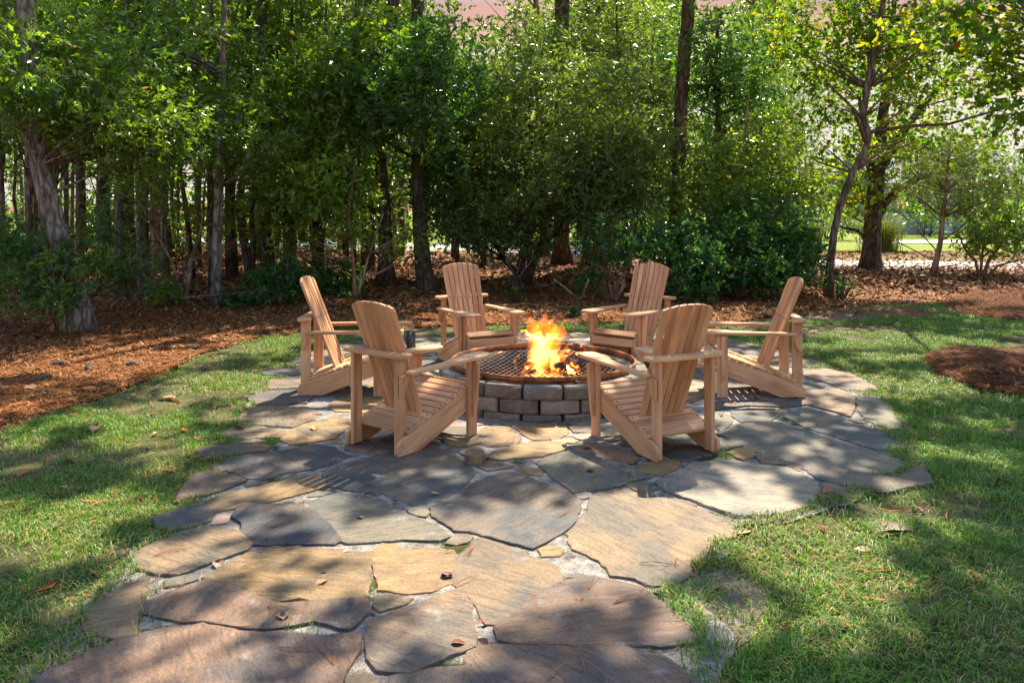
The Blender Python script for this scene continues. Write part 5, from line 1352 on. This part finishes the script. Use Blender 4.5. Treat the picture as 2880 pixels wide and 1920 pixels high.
# --- woodland behind: a few kinds, copied
def wood_proto(i):
    root = thing('woodland_tree', 'x', 'tree')
    rnd.seed(100 + i)
    h = rnd.uniform(8, 11); lean = rnd.uniform(-.7, .7)
    n = 9
    P = [Vector((lean * (k / n) ** 1.5 + rnd.gauss(0, .05) * (k > 0), rnd.gauss(0, .05) * (k > 0), h * k / n - .1)) for k in range(n + 1)]
    r0 = rnd.uniform(.07, .15)
    link('trunk', mesh('trunk', *tube(P, [r0 * (1.25 if k == 0 else 1) * (1 - .75 * k / n) for k in range(n + 1)], 8), True), M[['bark_grey', 'bark_dark', 'bark_pine', 'bark_dark', 'bark_smooth'][i % 5]], root)
    cl = []
    for k in range(46):
        z = rnd.uniform(.24, 1.0) * h if i % 2 else rnd.uniform(.34, 1.0) * h
        a = rnd.uniform(0, 6.283); rr = rnd.uniform(.3, 1.7) * (1.15 - .5 * z / h)
        cl.append((Vector((lean * (z / h) ** 1.5 + math.cos(a) * rr, math.sin(a) * rr, z)), rnd.uniform(.35, .6), int(rnd.uniform(70, 120))))
    lb = [limb(P[max(1, min(n - 1, int((c[0].z - .4) / h * n)))], c[0], .022, .004, .02, 4, 4) for c in rnd.sample(cl, 26)]
    tag(link('branches', mesh('branches', *merge(lb), True), M['bark_dark'], root), kind='stuff')
    V, T, C = crown_arrays([(tuple(c), r_, m_) for c, r_, m_ in cl], ['oak', 'light', 'bay', 'light', 'oak'][i % 5], 1.5)
    link('crown', bigmesh('crown', V, T, C), M['leaf'], root)
    return root
protos = [wood_proto(i) for i in range(5)]
rnd.seed(55)
spots = []
cnt = 0
while len(spots) < 78 and cnt < 6000:
    cnt += 1
    d = rnd.uniform(15.5, 42) if rnd.random() < .55 else rnd.uniform(24, 42); u = rnd.uniform(-150, 1790) if d > 22 else rnd.uniform(-150, 860)
    x = (u * 1.22449 - 1440) / F * d
    if d > 20 and (1010 < u < 1215 or 1600 < u < 1720): continue
    # leave the road free
    if any(abs(np.interp(x, [q[0] for q in ROADC[::-1]], [q[1] for q in ROADC[::-1]]) - d) < 2.0 for _ in (0,)): continue
    if any(math.hypot(x - q[0], d - q[1]) < (1.0 if d < 24 else 1.7) for q in spots): continue
    spots.append((x, d))
used = [False] * 5
spots.sort(key=lambda q: q[1])
for i, (x, d) in enumerate(spots):
    k = i % 5
    o = protos[k] if not used[k] else copy_tree(protos[k])
    used[k] = True
    o.location = (x, d, float(forest_h(x, d))); o.rotation_euler = (0, 0, rnd.uniform(0, 6.283)); s_ = rnd.uniform(.85, 1.25); o.scale = (s_, s_, s_)
    kd = ['grey-barked', 'dark-barked light green', 'rust-barked glossy-leaved', 'dark-barked pale-leaved', 'tan-barked'][k]
    where = 'in the left thicket' if x < -4.5 and d < 26 else ('in the middle of the left wood' if x < -1 and d < 26 else ('far back on the left beyond the road' if x < -6 else ('far back beyond the road behind the fire' if d > 31 else 'in the wood behind the back chairs')))
    lb = kd + ' slim woodland tree ' + where
    tag(o, lb, 'tree', lb.replace('tree', 'trees'))
# bare thin trunks that show in the gap under the leaves
def sapling(i):
    rnd.seed(300 + i)
    root = thing('bare_trunk', 'x', 'tree')
    h = rnd.uniform(5, 7); n = 7; l1, l2 = rnd.uniform(-.5, .5), rnd.uniform(-.3, .3)
    P = [Vector((l1 * (k / n) + rnd.gauss(0, .04) * (k > 0), l2 * k / n, h * k / n - .08)) for k in range(n + 1)]
    r0 = rnd.uniform(.045, .10)
    link('trunk', mesh('trunk', *tube(P, [r0 * (1.3 if k == 0 else 1) * (1 - .6 * k / n) for k in range(n + 1)], 8), True), M[['bark_pine', 'bark_grey', 'bark_dark', 'bark_pine'][i % 4]], root)
    lb = []
    for _ in range(9):
        k = rnd.randint(1, n - 1); a = rnd.uniform(0, 6.28); q = P[k] + Vector((math.cos(a), math.sin(a), rnd.uniform(.1, .7))) * rnd.uniform(.4, 1.0)
        lb.append(limb(P[k], q, .014, .003, .1, 4, 4))
    tag(link('branches', mesh('branches', *merge(lb), True), M['bark_dark'], root), kind='stuff')
    cl = [(Vector((l1 * .85 + rnd.uniform(-.8, .8), rnd.uniform(-.8, .8), h * rnd.uniform(.55, 1.05))), rnd.uniform(.3, .45), 70) for _ in range(14)]
    V, T, C = crown_arrays([(tuple(c), r_, m_) for c, r_, m_ in cl], 'light', 1.4)
    link('crown', bigmesh('crown', V, T, C), M['leaf'], root)
    return root
sp = [sapling(i) for i in range(4)]
rnd.seed(77)
pts_, cnt = [], 0
while len(pts_) < 46 and cnt < 4000:
    cnt += 1
    d = rnd.uniform(14.5, 30); u = rnd.uniform(-60, 870) if rnd.random() < .78 else rnd.uniform(870, 1500)
    if u > 870 and d < 19: continue
    x = (u * 1.22449 - 1440) / F * d
    if abs(np.interp(x, [q[0] for q in ROADC[::-1]], [q[1] for q in ROADC[::-1]]) - d) < 1.8: continue
    if any(math.hypot(x - q[0], d - q[1]) < .6 for q in pts_ + spots): continue
    pts_.append((x, d))
us = [False] * 4
for i, (x, d) in enumerate(sorted(pts_, key=lambda q: q[1])):
    k = i % 4
    o = sp[k] if not us[k] else copy_tree(sp[k])
    us[k] = True
    o.location = (x, d, float(forest_h(x, d))); o.rotation_euler = (0, 0, rnd.uniform(0, 6.283))
    kd = ['rusty', 'pale grey', 'blackish', 'reddish leaning'][k]
    where = 'near the leaning trunk at left' if x < -6 else ('among the left trunks near the clearing' if d < 20 and x < -2.2 else ('deep among the left trunks' if x < -2.2 else 'behind the back chairs'))
    lb = kd + ' thin bare-stemmed sapling ' + where
    tag(o, lb, 'tree', lb.replace('sapling', 'saplings'))
# low understory behind the trunks
def low_proto(i):
    rnd.seed(500 + i)
    root = thing('low_bush', 'x', 'shrub')
    cl = [(Vector((rnd.uniform(-1.0, 1.0), rnd.uniform(-.6, .6), rnd.uniform(.2, 1.3))), rnd.uniform(.25, .45), 90) for _ in range(26)]
    lb = [limb(Vector((rnd.uniform(-.1, .1), 0, -.05)), c[0], .012, .003, -.1, 4, 4) for c in cl[:14]]
    tag(link('stems', mesh('stems', *merge(lb), True), M['bark_dark'], root), kind='stuff')
    V, T, C = crown_arrays([(tuple(c), r_, m_) for c, r_, m_ in cl], ['light', 'bay', 'oak'][i], 1.15)
    link('crown', bigmesh('crown', V, T, C), M['leaf'], root)
    return root
lp = [low_proto(i) for i in range(3)]
rnd.seed(91)
ul = [False] * 3
i = 0
for d, us_ in ((24, (30, 200, 400, 600, 800)), (33, (100, 300, 520, 740, 900, 1050, 1180, 1420, 1560, 1680, 1800))):
    for u in us_:
        u += rnd.uniform(-40, 40); dd_ = d + rnd.uniform(-1, 1)
        x = (u * 1.22449 - 1440) / F * dd_
        k = i % 3; i += 1
        o = lp[k] if not ul[k] else copy_tree(lp[k])
        ul[k] = True
        o.location = (x, dd_, float(forest_h(x, dd_))); o.rotation_euler = (0, 0, rnd.uniform(0, 6.283)); s_ = rnd.uniform(.8, 1.3); o.scale = (s_, s_, s_)
        lb = 'leafy low bush beyond the road' if d > 30 else 'leafy low bush deep among the left trunks'
        tag(o, lb, 'shrub', lb.replace('bush', 'bushes'))
# far mass of woodland
rnd.seed(13)
cl = []
for k in range(620):
    x = rnd.uniform(-48, 62); y = rnd.uniform(46, 62)
    top = 13 if x < -9 else (7.5 if x < 14 else 4.6 + 1.2 * math.sin(x * .6))
    cl.append((Vector((x, y, rnd.uniform(.3, top))), rnd.uniform(.9, 1.7), int(rnd.uniform(70, 120))))
V, T, C = crown_arrays([(tuple(c), r_, m_) for c, r_, m_ in cl], 'far', 1.5)
tag(link('far_woods', bigmesh('far_woods', V, T, C), M['leaf']), 'distant green wood closing the view beyond the road', 'woods', kind='stuff')

# ------------------------------------------------------------------ far side of the road
def plume_clump(x, y, h, seed, label):
    rnd.seed(seed)
    root = thing('pampas_grass', label, 'grass clump', (x, y, 0))
    n = 900
    a = rg.uniform(0, 6.283, n)
    V, T, C = strips(np.stack([rg.normal(0, .22, n), rg.normal(0, .2, n), np.zeros(n)], 1), np.stack([np.cos(a), np.sin(a)], 1), rg.uniform(.8, 1.5, n) * h, rg.uniform(.012, .022, n), rg.uniform(.4, 1.1, n), np.array([[.20, .24, .05]]) * rg.uniform(.6, 1.3, (n, 1)))
    tag(link('blades', bigmesh('blades', V, T, C), M['grass'], root), kind='stuff')
    for k in range(9):
        x0, y0 = rnd.uniform(-.7, .7), rnd.uniform(-.3, .3); z0 = h * rnd.uniform(1.15, 1.5)
        P = [Vector((x0 * .3, y0 * .3, 0)), Vector((x0 * .7, y0 * .7, z0 * .6)), Vector((x0, y0, z0))]
        st = link('stalk', mesh('stalk', *tube(P, [.01, .008, .006], 5)), M['bark_smooth'], root)
        m_ = 160
        t_ = rg.uniform(0, 1, m_)
        Pp = np.stack([np.full(m_, x0), np.full(m_, y0), z0 - .12 + t_ * .45], 1)
        a = rg.uniform(0, 6.283, m_)
        U = np.stack([np.cos(a), np.sin(a), rg.uniform(.6, 1.4, m_)], 1)
        V, T, C = leaves(Pp, U, .13 * (1.1 - t_ * .7), .35, np.array([[.62, .54, .42]]) * rg.uniform(.8, 1.15, (m_, 1)), .1)
        link('plume', bigmesh('plume', V, T, C), M['grass'], st)
plume_clump(11.6, 27.5, 1.2, 1, 'plumed pampas grass clump right of the big trunk')
plume_clump(9.6, 28.5, 1.15, 2, 'plumed pampas grass clump left of the big trunk')
M['siding'] = simple('pale_blue_siding', (.24, .30, .38), .7)
M['roofing'] = simple('grey_shingle', (.16, .16, .17), .85)
M['pane'] = simple('dark_glass', (.05, .06, .07), .1)
M['trim'] = simple('white_trim', (.7, .7, .68), .6)
def bx(x0, y0, z0, x1, y1, z1):
    return [(x0, y0, z0), (x1, y0, z0), (x1, y1, z0), (x0, y1, z0), (x0, y0, z1), (x1, y0, z1), (x1, y1, z1), (x0, y1, z1)], [[0, 3, 2, 1], [4, 5, 6, 7], [0, 1, 5, 4], [1, 2, 6, 5], [2, 3, 7, 6], [3, 0, 4, 7]]
ho = thing('house', 'pale blue-grey house glimpsed through branches beyond the road', 'house', (21.5, 42, 0))
link('wall', mesh('wall', *bx(-3.6, 0, 0, 4.5, 6, 2.5)), M['siding'], ho)
V_ = [(-4, -.4, 2.45), (4.9, -.4, 2.45), (4.9, 6.4, 2.45), (-4, 6.4, 2.45), (-4, 3, 4.1), (4.9, 3, 4.1)]
link('roof', mesh('roof', V_, [[0, 1, 5, 4], [2, 3, 4, 5], [0, 4, 3], [1, 2, 5], [0, 3, 2, 1]]), M['roofing'], ho)
for x0 in (-2.6, .2, 2.6):
    wn = link('window', mesh('window', *bx(x0, -.05, .9, x0 + 1.0, -.003, 2.1)), M['trim'], ho)
    link('pane', mesh('pane', *bx(x0 + .08, -.07, .98, x0 + .92, -.052, 2.02)), M['pane'], wn)
dr_ = link('door', mesh('door', *bx(-1.2, -.06, 0, -.25, -.003, 2.05)), M['trim'], ho)
tag(link('driveway', mesh('driveway', [(13.2, 32.2, .03), (24, 31.6, .03), (24, 34.2, .03), (13.6, 34.4, .03)], [[0, 1, 2, 3]]), M['path']), kind='structure')
rnd.seed(17)
for k, (x, y, kd, lb) in enumerate([(18.4, 38.5, 2, 'rounded green bush at the left end of the pale house'), (21.6, 37.5, 1, 'leafy green bush under the house window'), (24, 30, 1, 'bright green bush at the right edge beyond the road'), (20.5, 36, 0, 'round green bush in front of the pale house'), (17.5, 29.0, 2, 'low green bush on the far lawn near the driveway'), (13.0, 36, 0, 'green bush far back between the maple trunks'), (7.5, 33, 2, 'green bush on the far lawn left of the big trunk'), (5.2, 27.8, 1, 'green bush beyond the road behind the evergreen shrub'), (27, 34, 0, 'tall green bush by the house corner')]):
    o = copy_tree(lp[kd]); o.location = (x, y, 0); o.rotation_euler = (0, 0, rnd.uniform(0, 6)); s_ = rnd.uniform(1.2, 1.8); o.scale = (s_, s_, s_)
    tag(o, lb, 'shrub', 'bushes on the far lawn')
for k, (x, y, kd, lb) in enumerate([(12.6, 44, 1, 'slim tree far behind the pampas grass'), (26, 47, 3, 'slim tree beside the pale house roof'), (9.0, 40, 0, 'slim tree far back left of the big trunk'), (31, 40, 3, 'slim tree far back at the right edge')]):
    o = copy_tree(protos[kd]); o.location = (x, y, 0); o.rotation_euler = (0, 0, rnd.uniform(0, 6)); o.scale = (.62, .62, .55)
    tag(o, lb, 'tree', 'trees beyond the far lawn')

# ------------------------------------------------------------------ fallen leaves, needles, cones, branches on the ground
def obj_mat(name, rough=.6):
    m, t, p, o = newmat(name)
    oi = N(t, 'ShaderNodeObjectInfo'); g = N(t, 'ShaderNodeTexCoord')
    n = N(t, 'ShaderNodeTexNoise', i_Scale=60.0, i_Detail=4.0); L(t, g.outputs['Object'], n.inputs['Vector'])
    r = ramp(t, [(.3, (.65, .6, .55)), (.7, (1.2, 1.2, 1.2))]); L(t, n.outputs[0], r.inputs[0])
    L(t, mixc(t, 1.0, oi.outputs['Color'], r.outputs[0], 'MULTIPLY'), p.inputs['Base Color'])
    p.inputs['Roughness'].default_value = rough; p.inputs['Specular IOR Level'].default_value = .35
    return m
M['fallen'] = obj_mat('fallen_leaf', .55)
def fallen_mesh(seed):
    r_ = random.Random(seed)
    V = []; Fc = []; nu, nv = 9, 5
    lob = r_.choice([0, 0, .25]); cu, cv = r_.uniform(-.5, .7), r_.uniform(.2, .9)
    for i in range(nu):
        t_ = i / (nu - 1); w_ = .30 * math.sin(math.pi * t_ ** .8) ** .8 * (1 + lob * math.sin(t_ * 19))
        for j in range(nv):
            q = j / (nv - 1) * 2 - 1
            V.append((t_ - .5, q * w_, cv * .28 * q * q * w_ / .3 + cu * .30 * (t_ - .5) ** 2 + r_.uniform(-.012, .012) + .02))
    zmin = min(v[2] for v in V)
    V = [(x, y, z - zmin + .01) for x, y, z in V]
    for i in range(nu - 1):
        for j in range(nv - 1):
            a = i * nv + j; Fc.append([a, a + nv, a + nv + 1, a + 1])
    k = len(V)
    V += [(-.5, -.012, V[2][2]), (-.5, .012, V[2][2]), (-.72, .02, .02)]
    Fc.append([k, k + 1, k + 2])
    me = mesh('fallen_leaf', V, Fc, True); me.materials.append(M['fallen'])
    return me
fm = [fallen_mesh(i) for i in range(7)]
RUST, TANL, RED, DKB, GOLD, BRW = (.30, .12, .04), (.42, .27, .15), (.42, .09, .03), (.10, .035, .025), (.50, .24, .05), (.22, .11, .055)
LV = [(z4, 1190, 135, .09, GOLD, 'bright ochre flagstone'), (z4, 760, 130, .09, RUST, 'flagstone by the left lawn'), (z4, 600, 310, .14, BRW, 'edge of the left lawn'), (z4, 540, 530, .07, GOLD, 'stone at the left patio edge'),
 (z4, 850, 265, .05, RED, 'joint left of the front left chair'), (z4, 1410, 285, .05, BRW, 'joint beside the front left chair foot'), (z4, 1260, 370, .05, RED, 'joint between grey flagstones'), (z4, 1490, 495, .085, RUST, 'large dark flagstone'), (z4, 1540, 505, .07, BRW, 'large dark flagstone'),
 (z4, 1400, 488, .05, BRW, 'joint below the dark flagstone'), (z4, 1880, 510, .05, TANL, 'large dark flagstone'), (z4, 1860, 560, .035, RED, 'large dark flagstone'), (z4, 1450, 650, .05, TANL, 'greenish flagstone'), (z4, 1120, 550, .05, RED, 'joint above the blue-black flagstone'), (z4, 1700, 600, .06, DKB, 'joint above the central flagstone'),
 (z4, 640, 915, .09, TANL, 'pale mortar joint at left'), (z4, 530, 1000, .06, RUST, 'pale mortar joint at left'), (z4, 1380, 850, .055, TANL, 'wide ochre flagstone'), (z4, 1245, 975, .03, RED, 'wide ochre flagstone'), (z4, 1225, 1035, .065, GOLD, 'wide ochre flagstone'), (z4, 1010, 1225, .08, TANL, 'purple-brown flagstone'), (z4, 375, 1270, .055, RUST, 'joint at bottom left'),
 (z4, 1770, 830, .055, GOLD, 'squarish ochre flagstone'), (z4, 1950, 990, .06, DKB, 'squarish ochre flagstone'), (z4, 730, 1340, .045, BRW, 'large bottom left flagstone'), (z4, 110, 845, .075, DKB, 'left lawn edge'),
 (z5, 805, 320, .05, RUST, 'tip of the grey-green flagstone'), (z5, 1120, 245, .07, RUST, 'stone in front of the right chair'), (z5, 1005, 378, .03, BRW, 'grey-green flagstone'), (z5, 1140, 385, .05, DKB, 'grey-green flagstone'), (z5, 320, 990, .06, DKB, 'squarish ochre flagstone corner'), (z5, 390, 840, .05, RUST, 'joint above the triangular flagstone'),
 (z5, 830, 1120, .07, RED, 'boundary of two tan flagstones'), (z5, 1080, 1125, .045, RED, 'pinkish flagstone'), (z5, 535, 1255, .075, RED, 'mossy joint at the bottom'), (z5, 610, 1275, .04, GOLD, 'mossy joint at the bottom'), (z5, 385, 1390, .055, RUST, 'tan flagstone at the bottom'), (z5, 510, 1365, .08, DKB, 'joint at the bottom'),
 (z5, 1995, 730, .13, TANL, 'grass edge right of the tan flagstone'), (z5, 1530, 1080, .06, DKB, 'bare soil at right'), (z5, 1850, 1050, .08, BRW, 'bare soil at right'), (z6, 660, 755, .10, RED, 'grass edge by the pale flagstone'), (z6, 250, 375, .08, RUST, 'stone under the far right chair'), (z6, 195, 425, .06, RUST, 'mossy joint by the right chair'),
 (z6, 950, 935, .20, BRW, 'right lawn'), (z6, 810, 1010, .08, TANL, 'right lawn'), (z6, 1050, 830, .10, DKB, 'right lawn beyond the patio'), (z6, 600, 60, .13, RED, 'grass right of the far right chair'), (z6, 740, 90, .12, BRW, 'grass right of the far right chair'), (z6, 1045, 45, .12, RED, 'sunny right lawn'), (z6, 1160, 160, .14, BRW, 'edge of the straw mound'), (z6, 880, 255, .09, BRW, 'right patio edge'),
 (z7, 920, 835, .16, TANL, 'sunny left lawn'), (z7, 520, 1010, .12, TANL, 'shaded left lawn'), (z7, 195, 1020, .07, DKB, 'shaded left lawn'), (z7, 100, 1110, .06, DKB, 'shaded left lawn'), (z7, 130, 1250, .10, RUST, 'sunny patch of the left lawn'), (z7, 350, 1340, .07, TANL, 'lower left lawn'), (z7, 740, 820, .07, TANL, 'upper left lawn'), (z7, 1035, 770, .08, TANL, 'upper left lawn'),
 (z7, 880, 770, .07, TANL, 'upper left lawn'), (z7, 1090, 1060, .08, RUST, 'left lawn beside the patio'), (z7, 160, 780, .17, TANL, 'pine straw at far left'), (z7, 600, 1185, .06, BRW, 'left lawn beside the patio'), (z7, 860, 1030, .06, TANL, 'left lawn beside the patio'), (z7, 320, 1545, .08, DKB, 'lower left lawn')]
rnd.seed(5)
nmc = {RUST: 'rusty', TANL: 'tan', RED: 'red', DKB: 'dark brown', GOLD: 'golden', BRW: 'brown'}
for i, (fn, x, y, sz, c, where) in enumerate(LV):
    gx_, gy_ = gnd(*fn(x, y))
    onst = any(inpoly(np.array([gx_]), np.array([gy_]), pl)[0] for pl in traced)
    o = link('fallen_leaf', fm[i % 7])
    inlawn = 'lawn' in where or 'grass' in where
    o.location = (gx_, gy_, .027 if onst else (.018 if inlawn else .012)); o.rotation_euler = (rnd.uniform(-.15, .15), rnd.uniform(-.15, .15), rnd.uniform(0, 6.283)); o.scale = (sz, sz, sz)
    o.color = (*[q * rnd.uniform(.85, 1.15) for q in c], 1)
    sw = 'tiny ' if sz < .05 else ('large ' if sz > .1 else 'small ')
    tag(o, sw + nmc[c] + ' fallen leaf lying on the ' + where, 'leaf', 'fallen leaves on patio and lawn')
def needles(seed):
    r_ = random.Random(seed); parts = []
    for _ in range(r_.randint(3, 5)):
        a = r_.uniform(-.28, .28); l = r_.uniform(.10, .18); c = r_.uniform(-.2, .2)
        P = [Vector((t_ * l * math.cos(a), t_ * l * math.sin(a) + c * t_ * t_ * l, .003 + .012 * math.sin(t_ * 3) * r_.random())) for t_ in (0, .25, .5, .75, 1)]
        parts.append(tube(P, [.0013, .0012, .0011, .001, .0006], 4))
    me = mesh('pine_needles', *merge(parts)); me.materials.append(M['fallen'])
    return me
nm_ = [needles(i) for i in range(6)]
ND = [(z4, 270, 880), (z4, 450, 935), (z4, 900, 880), (z4, 770, 950), (z4, 450, 1050), (z4, 320, 1180), (z4, 920, 1170), (z4, 1180, 1440), (z4, 1300, 1520), (z4, 980, 100), (z4, 1900, 330), (z5, 470, 820), (z5, 310, 850), (z5, 340, 1070), (z5, 1420, 920), (z5, 1640, 890), (z5, 1130, 1075), (z5, 1270, 1160), (z5, 940, 1440), (z5, 1000, 1500), (z5, 1080, 1470), (z5, 960, 650), (z5, 280, 310), (z6, 690, 560), (z6, 620, 470)]
for i, (fn, x, y) in enumerate(ND):
    gx_, gy_ = gnd(*fn(x, y))
    o = link('pine_needles', nm_[i % 6]); o.location = (gx_, gy_, .030); o.rotation_euler = (0, 0, rnd.uniform(0, 6.283)); o.color = (.34, .15, .055, 1)
    tag(o, 'thin bundle of rusty pine needles lying on a flagstone', 'needles', 'pine needle bundles on the flagstones')
# pine cones
def cone_mesh():
    V = []; Fc = []
    parts = [tube([Vector((0, 0, z)) for z in (-.045, -.03, 0, .03, .05)], [.006, .018, .022, .015, .003], 8)]
    for k in range(54):
        t_ = k / 54; z = -.042 + t_ * .088; a = k * 2.39996; rr = .030 * math.sin(math.pi * (t_ * .86 + .1)) ** .7
        c, s_ = math.cos(a), math.sin(a); w_ = .009
        p = [Vector((c * .012 - s_ * w_, s_ * .012 + c * w_, z)), Vector((c * .012 + s_ * w_, s_ * .012 - c * w_, z)), Vector((c * rr + s_ * w_ * .8, s_ * rr - c * w_ * .8, z + .012)), Vector((c * rr - s_ * w_ * .8, s_ * rr + c * w_ * .8, z + .012)), Vector((c * rr * .95, s_ * rr * .95, z + .005))]
        parts.append((p, [[0, 1, 2, 3], [0, 3, 4], [1, 4, 2], [3, 2, 4]]))
    me = mesh('pine_cone', *merge(parts)); me.materials.append(M['fallen'])
    return me
cm = cone_mesh()
for (x, y, lb) in [(310, 655, 'pine cone in the straw at left, nearest the lawn edge'), (490, 680, 'pine cone in the straw just above the lawn curve'), (1070, 565, 'pine cone by the lawn edge left of the chairs'), (245, 730, 'pine cone in the straw at far left'), (1465, 478, 'pine cone in the straw behind the far left chair'), (735, 655, 'pine cone half sunk at the straw border')]:
    gx_, gy_ = gnd(*z7(x, y)); o = link('pine_cone', cm); o.location = (gx_, gy_, .035); o.rotation_euler = (1.5, 0, rnd.uniform(0, 6)); o.scale = (1.25, 1.25, 1.25); o.color = (.13, .085, .06, 1)
    tag(o, lb, 'pine cone', 'pine cones at the lawn edge')
# low crooked fallen branches in the left wood
def ground_branch(label, pts, d, r0, twigs=()):
    P, R = path_world([(u, v, r0 * (1 - .6 * i / len(pts))) for i, (u, v) in enumerate(pts)], d)
    b = P[0].copy()
    parts = [tube([p - b for p in P], R, 7)]
    for tw in twigs:
        P2, R2 = path_world([(u, v, r0 * .45 * (1 - .5 * i / len(tw))) for i, (u, v) in enumerate(tw)], d)
        parts.append(tube([p - b for p in P2], R2, 5))
    root = thing('low_branch', label, 'branch', tuple(b))
    for i, q in enumerate(parts): link('limb' if i == 0 else 'side_twig', mesh('limb', *q, True), M['bark_grey'], root)
ground_branch('crooked low bare branch curving beside the leaning trunk', [(258, 705), (275, 688), (310, 680), (340, 672), (352, 650), (350, 610)], 12.4, 11, [[(340, 672), (365, 655), (385, 640)], [(275, 688), (255, 660), (245, 640)]])
ground_branch('long low horizontal branch crossing the slender grey trunk', [(375, 680), (420, 684), (470, 680), (520, 675), (600, 668)], 12.9, 8, [[(420, 684), (445, 700), (470, 708)], [(520, 675), (540, 660)]])
